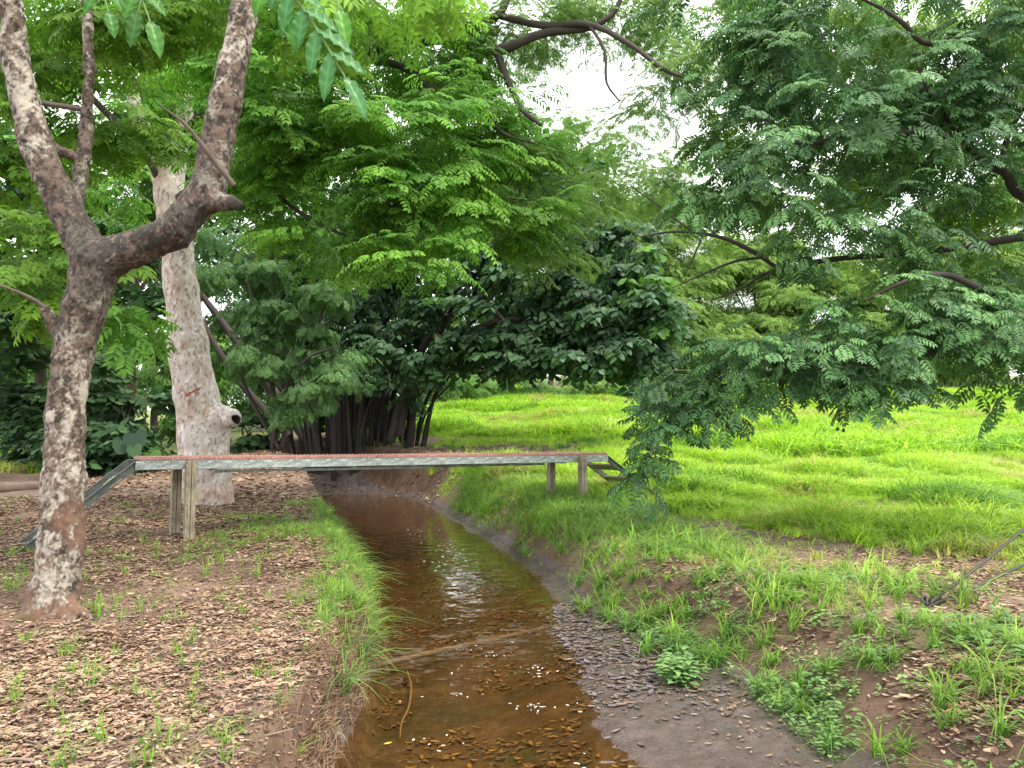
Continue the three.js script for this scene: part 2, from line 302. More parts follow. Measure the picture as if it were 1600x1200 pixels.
// ---------- water ----------
{
  const N = 512, a = new Uint8Array(N * N * 4); for (let y = 0; y < N; y++) for (let x = 0; x < N; x++) { const q = 255 * fbm(x / 26, y / 26, 3, 3), o = (y * N + x) * 4; a[o] = a[o + 1] = a[o + 2] = q; a[o + 3] = 255; }
  const t = new THREE.DataTexture(a, N, N); t.wrapS = t.wrapT = THREE.MirroredRepeatWrapping; t.magFilter = THREE.LinearFilter; t.needsUpdate = true;
  const g = new Geo(), D = axis([[-3, 25.5, .25]]);
  for (const d of D) for (let i = 0; i <= 8; i++) { const x = lerp(xl(d) - .45, Math.max(xwr(d) + .35, xl(d) + .5), i / 8); g.v(x, YW, -d, [1, 1, 1], x / 4, d / 4); }
  for (let j = 0; j < D.length - 1; j++) for (let i = 0; i < 8; i++) g.q(j * 9 + i, j * 9 + i + 1, j * 9 + i + 10, j * 9 + i + 9);
  setting('stream_water', g.build(), new THREE.MeshPhysicalMaterial({ color: new THREE.Color(.84, .7, .5), roughness: .02, transmission: 1, thickness: 0, ior: 1.33, bumpMap: t, bumpScale: .008, side: THREE.DoubleSide }), 'shallow clear brown stream running under the footbridge');
}

// ---------- footbridge ----------
{
  const Lc = P(212, 720, 9.0), Rc = P(950, 711, 13.0), len = Lc.distanceTo(Rc), X = Rc.clone().sub(Lc).normalize(), Z = V(-X.z, 0, X.x).normalize(), Y = V().crossVectors(Z, X).normalize(), W = .76;
  if (Z.z < 0) Z.negate();
  const yb = ground(Lc.x, -Lc.z), g = thing('footbridge', 'low narrow footbridge with red deck plates and grey steel edges over the stream', 'footbridge');
  g.matrixAutoUpdate = true; const M = new THREE.Matrix4().makeBasis(X, V().crossVectors(Z, X), Z); g.quaternion.setFromRotationMatrix(M); g.position.copy(Lc);
  const steelC = (seed) => { const N = 128, a = new Uint8Array(N * N * 4); for (let y = 0; y < N; y++) for (let x = 0; x < N; x++) { const q = .7 + .4 * (fbm(x / 5, y / 5, seed, 4) - .5) + .4 * (fbm(x / 30, y / 9, seed + 3, 2) - .5), o = (y * N + x) * 4; a[o] = 255 * clamp(q * .86); a[o + 1] = 255 * clamp(q * .92); a[o + 2] = 255 * clamp(q * .92); a[o + 3] = 255; } const t = new THREE.DataTexture(a, N, N); t.colorSpace = THREE.SRGBColorSpace; t.wrapS = t.wrapT = THREE.RepeatWrapping; t.magFilter = THREE.LinearFilter; t.needsUpdate = true; return t; };
  const sT = steelC(3), steel = std({ map: sT, color: 0xf2f0ec, metalness: .1, roughness: .6, bumpMap: sT, bumpScale: .002 });
  const oldSteel = std({ map: sT, color: 0x9a9892, metalness: .1, roughness: .7, bumpMap: sT, bumpScale: .002 });
  const rustT = (() => { const N = 256, a = new Uint8Array(N * N * 4); for (let y = 0; y < N; y++) for (let x = 0; x < N; x++) { const q = fbm(x / 9, y / 9, 6, 4), w = fbm(x / 40, y / 40, 2, 3), hole = ((x % 16) - 8) ** 2 + ((y % 16) - 8) ** 2 < 12 ? .62 : 1, k = (.75 + .5 * q) * hole, o = (y * N + x) * 4; a[o] = 255 * clamp(.64 * k); a[o + 1] = 255 * clamp((.42 + .1 * w) * k); a[o + 2] = 255 * clamp((.38 + .1 * w) * k); a[o + 3] = 255; } const t = new THREE.DataTexture(a, N, N); t.colorSpace = THREE.SRGBColorSpace; t.wrapS = t.wrapT = THREE.RepeatWrapping; t.magFilter = THREE.LinearFilter; t.needsUpdate = true; return t; })();
  const deckM = std({ map: rustT, roughness: .8, bumpMap: rustT, bumpScale: .006 });
  const boxUV = (w, h, d, x, y, z) => { const b = new THREE.BoxGeometry(w, h, d); const p = b.attributes.position, n = b.attributes.normal, uv = b.attributes.uv; for (let i = 0; i < p.count; i++) { const ax = Math.abs(n.getX(i)), ay = Math.abs(n.getY(i)); uv.setXY(i, (ax > .5 ? p.getZ(i) : p.getX(i)) / .5 + x, (ay > .5 ? p.getZ(i) : p.getY(i)) / .5 + z); } b.translate(x, y, z); return b; };
  // deck plates, each with a row of gripper teeth along its edges
  const cuts = [0.01, .42, .71, .765, 1].map(t => t * len);
  for (let i = 0; i < 4; i++) {
    const a = cuts[i] + .006, b = cuts[i + 1] - .006, L = [boxUV(b - a, .036, W - .02, (a + b) / 2, i === 2 ? .01 : .0185, -W / 2)];
    for (let x = a + .03; x < b - .02; x += .055) for (const z of [-.02, -W + .02]) { const t = new THREE.CylinderGeometry(.008, .013, .012, 6); t.translate(x, .041, z); L.push(t); }
    if (i === 2) for (let x = a + .03; x < b; x += .05) L.push(boxUV(.018, .012, W - .06, x, .032, -W / 2));
    part('deck_plate', mergeGeometries(L.map(q => q.index ? q.toNonIndexed() : q)), deckM, g, i === 2 ? 'short open mesh plate between the red deck plates' : undefined);
  }
  const channel = (l) => mergeGeometries([boxUV(l, .094, .006, l / 2, -.056, 0), boxUV(l, .006, .04, l / 2, -.006, -.0235), boxUV(l, .006, .04, l / 2, -.106, -.0235)]);
  const nb = part('edge_beam', channel(len), steel, g), fb = part('edge_beam', channel(len), steel, g); fb.rotation.y = Math.PI; fb.position.set(len, 0, -W);
  for (let i = 1; i < 8; i++) part('cross_beam', boxUV(.06, .055, W - .06, len * i / 8, -.1, -W / 2), steel, g);
  for (const e of [-1, 1]) part('brace', boxUV(len * .42, .035, .035, len * (.5 + .16 * e), -.15, -W * (.5 + .2 * e)), steel, g);
  // posts: two weathered planks with a gap between them
  const woodT = (() => { const N = 256, a = new Uint8Array(N * N * 4); for (let y = 0; y < N; y++) for (let x = 0; x < N; x++) { const q = .78 + .42 * (fbm(x / 4, y / 60, 9, 4) - .5) + .4 * (fbm(x / 20, y / 25, 4, 3) - .5), gr = fbm(x / 22, y / 50, 14, 3), o = (y * N + x) * 4; a[o] = 255 * clamp(q * .86); a[o + 1] = 255 * clamp(q * (.83 + .02 * gr)); a[o + 2] = 255 * clamp(q * (.79 - .06 * gr)); a[o + 3] = 255; } const t = new THREE.DataTexture(a, N, N); t.colorSpace = THREE.SRGBColorSpace; t.wrapS = t.wrapT = THREE.RepeatWrapping; t.magFilter = THREE.LinearFilter; t.needsUpdate = true; return t; })();
  const wood = std({ map: woodT, color: 0xc8c2b8, roughness: .9, bumpMap: woodT, bumpScale: .004 });
  for (const [t, z, up] of [[.083, .035, -.005], [.083, -W - .035, .05], [.918, .035, -.0], [.918, -W - .035, .06]]) {
    const w = V(t * len, 0, z).applyMatrix4(new THREE.Matrix4().compose(g.position, g.quaternion, V(1, 1, 1))), gy = ground(w.x, -w.z) - w.y - .15, h = up - gy;
    const pl = [-.031, .031].map(o => boxUV(.052, h, .1, o, h / 2, 0)); pl.push(boxUV(.02, h - .02, .07, 0, h / 2, -.005));
    const p = part('post', mergeGeometries(pl), wood, g); p.position.set(t * len, gy, z + (z > 0 ? .016 : -.016));
  }
  // ramps: a channel on each side with flat treads between
  for (const e of [-1, 1]) {
    const run = 1.17, ex = e < 0 ? 0 : len, c = V(ex + e * run, 0, 0).applyMatrix4(new THREE.Matrix4().compose(g.position, g.quaternion, V(1, 1, 1))), drop = ground(c.x, -c.z) - c.y + .0, l = Math.hypot(run, drop), a = Math.atan2(drop, run), L = [], T = [];
    const r = new THREE.Group(); r.name = 'ramp'; r.position.set(ex + e * .004, 0, 0); if (e < 0) { r.rotation.y = Math.PI; r.position.z = -W; } g.add(r); r.rotation.z = e < 0 ? 0 : 0;
    const tilt = q => { q.rotateZ(a); return q; };
    for (const z of [-.004, -W + .004]) part('stringer', tilt(mergeGeometries([boxUV(l, .066, .006, l / 2, -.045, z > -.3 ? -.04 : -W + .04), boxUV(l, .007, .045, l / 2, -.008, z + (z > -.3 ? -.02 : .02)), boxUV(l, .007, .045, l / 2, -.082, z + (z > -.3 ? -.02 : .02))])), oldSteel, r);
    for (let k = 0; k < 3; k++) part('tread', tilt(boxUV(.16, .03, W - .05, l * (.2 + .3 * k), -.075, -W / 2)), wood, r);
  }
}

// ---------- trees ----------
const barkM = (rough = .95) => std({ vertexColors: true, roughness: rough });
const mottled = (x, y, z) => {
  const w = fbm(x * 8, y * 7, z * 8, 3) - .5, a = fbm(x * 24 + w * 7, y * 19 + w * 7, z * 24, 4), m = fbm(x * 4 + 8, y * 3.2, z * 4, 3), b = noise(x * 95, y * 85, z * 95), c = fbm(x * 34, y * 24, z * 34, 4), g = fbm(x * 7 + 2, y * 5, z * 7, 3);
  let k = mixc([.03, .023, .018], [.11, .078, .06], sstep(.4, .6, c + (b - .5) * .25)); k = mixc(k, [.15, .082, .052], sstep(.4, .6, fbm(x * 5 + 4, y * 3, z * 5, 2)) * sstep(1.5, .3, y) * .85);
  const v = a * .62 + m * .5 + g * .25 + (b - .5) * .24 - .035 * sstep(1.6, .6, y); k = mixc(k, [.17, .145, .117], sstep(.66, .73, v)); k = mixc(k, [.31, .285, .24], sstep(.755, .8, v));
  const fx = x + 2.6, fy = y - 2.72, al = sstep(1.2, .2, Math.hypot(fx, fy * .9)); return mixc(k, [.022, .02, .016], sstep(.47, .53, a * .7 + g * .3) * al * .9);
};
const mottDisp = (x, y, z) => (fbm(x * 6, y * 3.5, z * 6, 3) - .5) * .05 + (fbm(x * 30, y * 16, z * 30, 3) - .5) * .03 + (noise(x * 62, y * 40, z * 62) - .5) * .009;
const twigC = (x, y, z) => { const m = .6 + .8 * noise(x * 20, y * 20, z * 20); return [.085 * m, .065 * m, .05 * m]; };
const darkTwig = (x, y, z) => { const m = .5 + .9 * fbm(x * 14, y * 14, z * 14, 2); return [.06 * m, .05 * m, .045 * m]; };
const r = rng(42);

// forked mottled tree in the left foreground
{
  const D = 5.46, bt = P(78, 968, D); bt.y = ground(bt.x, D) - .12;
  const t = thing('forked_tree', 'forked tree with mottled brown and white bark in the left foreground', 'tree');
  const B = bonesFrom([[72, 985, 104, D], [84, 930, 78, D], [95, 850, 72, D], [100, 750, 70, D], [101, 650, 66, D], [112, 560, 64, D], [130, 480, 74, D], [150, 408, 86, D]]);
  bonesFrom([[150, 408, 76, D], [100, 325, 54, D], [52, 215, 54, D], [26, 100, 46, D], [14, 0, 42, D - .1], [2, -180, 40, D - .3]], B);
  bonesFrom([[150, 408, 80, D], [215, 388, 62, D - .05], [275, 358, 66, D - .1], [325, 300, 66, D - .1], [336, 240, 60, D], [350, 160, 55, D], [378, 30, 51, D + .1], [402, -160, 48, D + .3]], B);
  bonesFrom([[318, 315, 56, D - .1], [368, 319, 22, D - .2]], B);
  bonesFrom([[118, 345, 30, D + .12], [127, 270, 24, D + .22], [136, 200, 24, D + .3], [141, 110, 20, D + .3], [132, -60, 16, D + .3]], B);
  bonesFrom([[62, 225, 18, D], [124, 247, 15, D + .22]], B);
  bonesFrom([[95, 520, 34, D], [72, 484, 18, D - .05]], B);
  for (const b of B) { b[7] *= .84; b[8] *= .84; }
  for (const [u, v, w] of [[22, 985, 20], [128, 978, 20], [70, 1003, 22], [0, 972, 12], [150, 962, 12]]) bonesFrom([[86, 925, 44, D], [lerp(86, u, .55), lerp(925, v, .8), w * 1.3, D - .08], [u, v + 6, w * .6, D - .15]], B);
  const sc = P(371, 320, D - .22);   // sawn stub end
  part('trunk', skin(B, .0095, .034, mottDisp, (x, y, z) => Math.hypot(x - sc.x, y - sc.y, z - sc.z) < .075 ? [.03, .024, .02] : mottled(x, y, z)), barkM(), t);
  for (const q of [[[74, 486, 9, D - .05], [56, 470, 7, D - .1], [0, 446, 4, D - .15], [-40, 440, 2, D - .2]], [[366, 290, 9, D - .16], [330, 245, 9, D - .2], [290, 195, 6, D - .25], [250, 165, 3, D - .3]], [[84, 226, 9, D + .05], [52, 205, 5, D + .3]], [[58, 160, 8, D + .1], [110, 168, 9, D + .25], [132, 172, 9, D + .3]]]) part('branch', limb(path(q), twigC, 7, .15, .05), barkM(), t);
  const I = new Inst(), c = pal([.1, .24, .025], [.22, .42, .04]);
  for (const [u, v, d, rx, ry, rz, n] of [[70, 120, 8.6, 1.5, .9, .9, 150], [200, 60, 7.6, 1.1, .6, .9, 90], [-60, 330, 7.9, 1.0, 1.0, .9, 90], [60, 420, 7.4, .7, .45, .8, 50], [240, -160, 6.6, 1.6, .7, 1.2, 80], [-220, -60, 7, 1.4, 1, 1.5, 90], [480, -120, 6, 1.2, .5, 1.4, 60]]) foliage(I, r, P(u, v, d), [rx, ry, rz], n, { clumps: 7, cr: .3, sc: [.8, 1.25], droop: .35, col: c });
  foliage(I, r, P(205, 475, 6.6), [.35, .22, .3], 16, { clumps: 3, cr: .35, sc: [.7, 1], droop: .5, col: pal([.12, .3, .03], [.15, .36, .035]) });
  I.build('crown', spray({ leaves: 6, twig: .34, len: .26, pairs: 4, L: .085, w: .036, seed: 5 }), leafMat(), t);
  // leafy sprig hanging close to the lens, leaflet by leaflet
  const sprig = (u0, v0, u1, v1, d, pairs, L, w, cA, sag, sid) => {
    const a = P(u0, v0, d), b = P(u1, v1, d - .04), dir = b.clone().sub(a), n = dir.length(); dir.normalize(); const rr = rng(sid);
    const st = part('leaf_stalk', limb([[a, .003], [a.clone().lerp(b, .5).add(V(0, sag, 0)), .0025], [b, .0015]], () => [.08, .16, .03], 5, 0, .02), std({ vertexColors: true, roughness: .7 }), t);
    const toCam = V(0, EYE, 0).sub(b).normalize(), s = V().crossVectors(dir, toCam).normalize(), up = V(0, 1, 0).multiplyScalar(.75).addScaledVector(toCam, .65).normalize();
    for (let i = 0; i <= pairs; i++) for (const e of i === pairs ? [0] : [-1, 1]) {
      const p = a.clone().lerp(b, (i + .4) / (pairs + .4)).add(V(0, sag * Math.sin(Math.PI * (i + .4) / (pairs + .4)), 0)), dd = e ? dir.clone().multiplyScalar(.75).addScaledVector(s, e * .8).addScaledVector(V(0, -1, 0), .25 + .2 * rr()).normalize() : dir.clone();
      const g = new Geo(), k = L * (.85 + .3 * rr()), sd = V().crossVectors(dd, up).normalize(), nn = V().crossVectors(sd, dd).normalize(), NL = 22, NW = 4;
      for (let y = 0; y <= NL; y++) { const q = y / NL, hw = w * Math.pow(Math.sin(Math.PI * Math.min(1, .06 + q * .94)), .75) * (1 - .25 * q) + .0004; for (let x = -NW; x <= NW; x++) { const f = x / NW, pt = p.clone().addScaledVector(dd, k * q).addScaledVector(sd, f * hw).addScaledVector(nn, Math.abs(f) * hw * .3 - q * q * k * .22 + .0025 * Math.sin(q * 26 + Math.abs(f) * 3) * Math.abs(f)); const m = (x === 0 ? 1.5 : Math.sin(q * 34 - Math.abs(f) * 5) > .8 ? 1.2 : 1) * (q > .86 && cA[0] > .07 ? .8 : 1) * (.94 + .12 * noise(pt.x * 60, pt.y * 60, q * 20)); g.v(pt.x, pt.y, pt.z, [cA[0] * m, cA[1] * m, cA[2] * m]); } }
      const wd = NW * 2 + 1; for (let y = 0; y < NL; y++) for (let x = 0; x < wd - 1; x++) g.q(y * wd + x, y * wd + x + 1, (y + 1) * wd + x + 1, (y + 1) * wd + x);
      part('leaflet', g.build(), nearLeaf, t);
    }
  };
  const nearLeaf = leafMat({ clearcoat: .6, clearcoatRoughness: .3 });
  sprig(425, -50, 540, 122, 1.15, 5, .062, .0125, [.09, .27, .08], .01, 4);
  sprig(395, -90, 440, 10, 1.2, 2, .075, .016, [.09, .28, .03], .01, 5);
  sprig(500, -95, 530, 15, 1.25, 1, .07, .014, [.1, .3, .03], .0, 6);
  sprig(190, -90, 235, 35, 1.5, 2, .075, .017, [.07, .22, .03], 0, 7);
  sprig(250, -110, 215, 20, 1.6, 2, .075, .017, [.05, .16, .03], 0, 8);
  sprig(140, -80, 170, 20, 1.7, 2, .07, .016, [.06, .2, .03], 0, 9);
}
// pale speckled tree behind the bridge
const paleBark = (x, y, z) => {
  const a = fbm(x * 5, y * 3, z * 5, 3), f = fbm(x * 17, y * 10, z * 17, 2), b = noise(x * 34, y * 20, z * 34);
  let k = mixc([.46, .41, .375], [.4, .32, .26], sstep(.45, .65, a)); k = mixc(k, [.66, .62, .6], sstep(.55, .75, f) * .7); k = mixc(k, [.2, .14, .12], sstep(.6, .8, b + (noise(x * 60, y * 26, z * 60) - .5) * .5) * .85);
  return mixc(k, [.36, .2, .13], sstep(.6, .2, y) * sstep(.4, .6, f) * .8);
};
const paleDisp = (x, y, z) => (fbm(x * 3, y * 2, z * 3, 3) - .5) * .08 + (noise(x * 34, y * 20, z * 34) - .5) * -.018;
let T2;
{
  const D = 13, t = T2 = thing('pale_tree', 'tall tree with pale speckled bark and a hollow knot behind the bridge', 'tree');
  const B = bonesFrom([[322, 812, 92, D], [322, 780, 76, D], [320, 730, 76, D], [318, 680, 74, D], [307, 620, 64, D], [294, 540, 58, D], [284, 450, 50, D], [276, 385, 46, D], [264, 305, 42, D]]);
  bonesFrom([[264, 305, 38, D], [245, 250, 27, D], [215, 180, 22, D], [185, 60, 17, D]], B); bonesFrom([[266, 310, 38, D], [276, 260, 28, D + .2], [288, 180, 26, D + .3], [292, 60, 22, D + .3], [300, -120, 16, D]], B);
  bonesFrom([[318, 672, 60, D], [343, 652, 38, D - .1], [362, 653, 29, D - .2]], B);
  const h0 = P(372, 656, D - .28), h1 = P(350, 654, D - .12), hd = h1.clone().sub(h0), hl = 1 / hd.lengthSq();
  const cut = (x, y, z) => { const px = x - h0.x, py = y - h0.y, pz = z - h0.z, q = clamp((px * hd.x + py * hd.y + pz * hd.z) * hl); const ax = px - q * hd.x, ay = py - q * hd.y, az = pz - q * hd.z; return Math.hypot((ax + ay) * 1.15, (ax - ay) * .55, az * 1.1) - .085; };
  const gash = P(300, 613, D - .37);
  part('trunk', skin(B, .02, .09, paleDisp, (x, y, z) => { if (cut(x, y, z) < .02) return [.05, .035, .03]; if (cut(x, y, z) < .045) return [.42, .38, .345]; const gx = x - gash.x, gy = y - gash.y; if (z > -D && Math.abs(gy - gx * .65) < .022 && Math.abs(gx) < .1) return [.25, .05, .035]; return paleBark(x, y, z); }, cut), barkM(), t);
  const limbs = [
    [[284, 215, 15, 13.28], [330, 170, 16, 13], [400, 130, 17, 12.5], [520, 95, 22, 12], [600, 78, 20, 11.6], [690, 60, 16, 11.3], [720, 75, 16, 11.2], [780, 78, 15, 11], [850, 52, 12, 10.8], [930, 40, 9, 10.6], [965, 10, 7, 10.6], [975, -60, 5, 10.6]],
    [[692, 62, 12, 11.3], [740, 40, 12, 11.2], [780, 22, 11, 11], [800, -20, 9, 11], [830, -80, 6, 11]],
    [[775, 80, 10, 11], [795, 130, 9, 10.9], [815, 170, 8, 10.8], [845, 195, 5, 10.7]],
    [[780, 25, 9, 11], [850, 40, 9, 10.8], [920, 38, 8, 10.5], [985, 70, 7, 10.3], [1040, 110, 6, 10.1], [1085, 125, 3, 10]],
    [[920, 38, 5, 10.5], [945, 80, 4.5, 10.4], [948, 130, 3.5, 10.4], [968, 158, 2.5, 10.3]],
    [[560, 90, 10, 11.8], [640, 110, 9, 11.2], [690, 165, 8, 11], [705, 218, 6, 10.9]], [[660, 130, 6, 11.1], [730, 160, 5, 11], [790, 210, 4, 10.9], [840, 225, 2.5, 10.8]],
    [[264, 318, 10, 13.05], [310, 290, 11, 12.5], [380, 250, 11, 11.8], [470, 225, 9, 11], [560, 260, 6, 10.4], [640, 300, 4, 10]], [[258, 300, 9, 13.05], [225, 240, 9, 12.6], [180, 190, 9, 12], [60, 80, 8, 11], [-60, 20, 5, 10.6]],
    [[440, 120, 12, 12.2], [480, 20, 9, 11.6], [560, -60, 6, 11]], [[400, 245, 8, 11.6], [440, 310, 6, 11], [520, 360, 4, 10.6], [600, 390, 2.5, 10.3]]];
  for (const q of limbs) part('branch', limb(path(q.map(a => [a[0], a[1], a[2] * 1.25, a[3]])), darkTwig, 8, .22, .14), barkM(), t);
  const I = new Inst(), c = pal([.10, .28, .03], [.22, .46, .05], .35);
  for (const [u, v, d, rx, ry, rz, n] of [[480, 180, 10.8, 1.3, .8, 1.2, 190], [600, 240, 10.2, 1.1, .8, 1, 110], [540, 350, 10.6, 1.1, .5, .9, 56], [680, 310, 10.4, .9, .6, .8, 48], [780, 200, 11.6, .8, .8, .8, 80], [800, 330, 11.8, .8, .5, .8, 70], [430, 90, 10.6, 1.3, .7, 1.3, 150], [600, 60, 11, 1.4, .7, 1.2, 170], [420, 300, 11.5, .9, .7, .9, 110], [700, 200, 10.5, .9, .7, .9, 90], [330, -60, 11, 1.6, .8, 1.6, 120], [560, -140, 10, 2, .8, 1.8, 130], [110, 40, 12, 2, 1.2, 1.5, 160], [640, 400, 10, .6, .25, .5, 22], [150, 240, 16, 1.4, 1.2, 1, 120]]) foliage(I, r, P(u, v, d), [rx, ry, rz], n * 1.15, { clumps: 26, cr: .22, sc: [.55, 1.2], droop: .2, hollow: 0, col: c });
  I.build('crown', spray({ leaves: 6, twig: .36, len: .3, pairs: 5, L: .08, w: .034, seed: 9 }), leafMat(), t);
  const J = new Inst(), c2 = pal([.13, .25, .06], [.26, .42, .1], .25);
  for (const [u, v, d, rx, ry, rz, n] of [[780, 40, 10.8, 1.1, .4, 1, 90], [740, 190, 10.9, .7, .6, .8, 90], [960, 30, 10.4, .8, .35, .8, 70], [1040, 110, 10.1, .45, .6, .7, 70], [800, 270, 11.5, .8, .5, .8, 90], [760, 330, 11.5, .9, .35, .8, 80], [880, 310, 11.8, .7, .35, .7, 60], [850, 390, 11.5, .5, .3, .5, 40], [950, 270, 14, .7, .5, .8, 60], [1010, 300, 15, .7, .4, .8, 50], [900, 200, 14, .6, .3, .6, 30], [840, 20, 10.6, .8, .25, .8, 50], [1020, 240, 14, .6, .4, .5, 34], [960, 200, 14, .5, .3, .5, 20], [1080, 40, 12, .8, .6, .8, 60], [1080, 300, 15, .8, .5, .8, 50], [900, -70, 10.4, 1.6, .6, 1.4, 90], [690, 60, 11, .8, .5, .7, 70], [985, 190, 12, .3, .2, .6, 8]]) foliage(J, r, P(u, v, d + .8), [rx * 1.05, ry * 1.05, rz], n, { clumps: 18, cr: .24, hollow: 0, sc: [.8, 1.3], droop: .25, col: c2 });
  J.build('crown', featherSpray({ seed: 3, twig: .5, len: .2 }), leafMat(), t, 'fine feathery blue green foliage along the long overhanging limb');
}
// multi-stemmed clump with big round leaves
{
  const t = thing('clump_tree', 'dark many stemmed clump with broad round leaves beyond the bridge', 'tree'), q = rng(77);
  const C = P(560, 690, 25);
  for (let i = 0; i < 74; i++) {
    const a = q() * Math.PI * 2, rr = Math.sqrt(q()) * 1.75, x = C.x + Math.cos(a) * rr * 1.25, z = C.z + Math.sin(a) * rr * .8, y = ground(x, -z) - .1, lean = V((x - C.x) * (.5 + q()) + gauss(q) * .9, 0, (z - C.z) * .5 + gauss(q) * .4), h = 3.5 + 3 * q(), rad = .035 + .075 * q() * q();
    const k = lean.x > .9 ? 1.6 : 1; part('stem', limb([[V(x, y, z), rad * 1.25], [V(x + lean.x * .2, y + h * .35, z + lean.z * .2), rad], [V(x + lean.x * .55 * k, y + h * .7, z + lean.z * .55), rad * .8], [V(x + lean.x * 1.2 * k, y + h, z + lean.z), rad * .45]], (X, Y, Z) => { const m = .6 + .7 * fbm(X * 12, Y * 3, Z * 12, 2); return [.03 * m, .025 * m, .021 * m]; }, 6, .1, .4, i), barkM(), t);
  }
  for (const p of [[[625, 680, 14, 24.5], [640, 600, 13, 24.2], [670, 530, 12, 24], [740, 470, 10, 23.5], [860, 440, 7, 23], [960, 470, 4, 22.6]], [[610, 690, 16, 24.6], [632, 620, 15, 24.3], [690, 545, 12, 24], [790, 500, 9, 23.6], [900, 520, 5, 23]], [[760, 470, 8, 23.5], [800, 520, 7, 23.2], [822, 560, 5.5, 23], [836, 594, 4, 22.9]], [[480, 690, 16, 24.6], [420, 600, 15, 24], [360, 520, 13, 23.5], [300, 440, 8, 23]], [[450, 680, 12, 24.2], [370, 590, 11, 23.5], [315, 500, 9, 23], [290, 430, 6, 22.8]]]) part('stem', limb(path(p), darkTwig, 7, .12, .25), barkM(), t);
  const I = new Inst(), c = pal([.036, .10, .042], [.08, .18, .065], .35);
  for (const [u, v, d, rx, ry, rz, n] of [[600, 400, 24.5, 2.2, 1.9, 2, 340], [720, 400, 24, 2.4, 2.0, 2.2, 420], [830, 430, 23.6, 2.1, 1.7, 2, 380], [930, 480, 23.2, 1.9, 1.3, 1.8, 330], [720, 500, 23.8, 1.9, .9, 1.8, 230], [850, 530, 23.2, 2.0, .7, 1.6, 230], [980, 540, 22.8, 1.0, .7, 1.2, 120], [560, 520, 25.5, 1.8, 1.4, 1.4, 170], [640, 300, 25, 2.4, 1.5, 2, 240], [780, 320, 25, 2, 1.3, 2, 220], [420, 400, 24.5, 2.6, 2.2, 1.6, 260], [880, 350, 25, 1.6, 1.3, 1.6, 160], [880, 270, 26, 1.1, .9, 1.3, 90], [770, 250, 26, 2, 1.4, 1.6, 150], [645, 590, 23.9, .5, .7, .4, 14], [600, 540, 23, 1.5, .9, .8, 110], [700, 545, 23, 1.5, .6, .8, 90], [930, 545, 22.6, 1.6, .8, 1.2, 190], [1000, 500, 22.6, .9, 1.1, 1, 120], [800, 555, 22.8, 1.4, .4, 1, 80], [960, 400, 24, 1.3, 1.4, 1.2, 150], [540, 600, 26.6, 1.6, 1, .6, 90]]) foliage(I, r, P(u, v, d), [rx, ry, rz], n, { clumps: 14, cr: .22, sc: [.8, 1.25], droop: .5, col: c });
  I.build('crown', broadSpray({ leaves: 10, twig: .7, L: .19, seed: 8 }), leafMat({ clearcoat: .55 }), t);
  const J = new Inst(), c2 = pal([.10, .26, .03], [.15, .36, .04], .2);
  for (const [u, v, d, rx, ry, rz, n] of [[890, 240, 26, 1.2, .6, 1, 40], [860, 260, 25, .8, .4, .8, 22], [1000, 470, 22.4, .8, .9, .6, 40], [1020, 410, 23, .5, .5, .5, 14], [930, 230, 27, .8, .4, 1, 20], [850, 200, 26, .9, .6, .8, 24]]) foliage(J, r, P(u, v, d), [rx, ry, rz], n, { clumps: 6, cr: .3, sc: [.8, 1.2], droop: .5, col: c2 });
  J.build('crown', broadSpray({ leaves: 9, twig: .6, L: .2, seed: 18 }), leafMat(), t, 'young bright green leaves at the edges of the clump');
}
// shrub with drooping light green compound leaves in front of the clump
{
  const t = thing('drooping_shrub', 'shrub of layered drooping light green compound leaves left of the dark clump', 'shrub'), q = rng(5);
  for (const p of [[[430, 700, 9, 20.5], [425, 600, 8, 20], [400, 500, 6, 19.6], [380, 400, 4, 19.5]], [[440, 700, 8, 20.5], [460, 600, 7, 20], [500, 500, 5, 19.5], [520, 430, 3, 19.2]], [[425, 700, 7, 20.4], [440, 620, 6, 19.8], [480, 560, 4, 19.2], [530, 540, 2.5, 18.9]], [[435, 700, 7, 20.4], [390, 620, 6, 20], [360, 540, 4, 19.6]]]) part('stem', limb(path(p), darkTwig, 6, .1, .25), barkM(), t);
  const I = new Inst(), c = pal([.08, .2, .055], [.15, .31, .085], .3);
  for (const [u, v, rx, ry, n] of [[390, 370, .9, .35, 70], [480, 360, 1.0, .4, 80], [540, 400, .6, .35, 44], [430, 420, 1.0, .35, 80], [510, 450, .8, .35, 66], [400, 480, .8, .35, 60], [470, 500, .9, .35, 70], [520, 555, .7, .35, 56], [440, 560, .7, .35, 50], [500, 600, .45, .35, 26], [440, 630, .4, .3, 24], [390, 550, .6, .4, 36], [545, 585, .25, .25, 10], [350, 410, .7, .4, 44]]) foliage(I, q, P(u, v, 19.4 + q() * .6), [rx, ry, .8], n, { clumps: 6, cr: .3, sc: [.85, 1.25], droop: .75, col: c });
  I.build('crown', spray({ leaves: 6, twig: .35, len: .3, pairs: 5, L: .085, w: .032, seed: 19, droop: .9 }), leafMat({ clearcoat: .5 }), t);
}
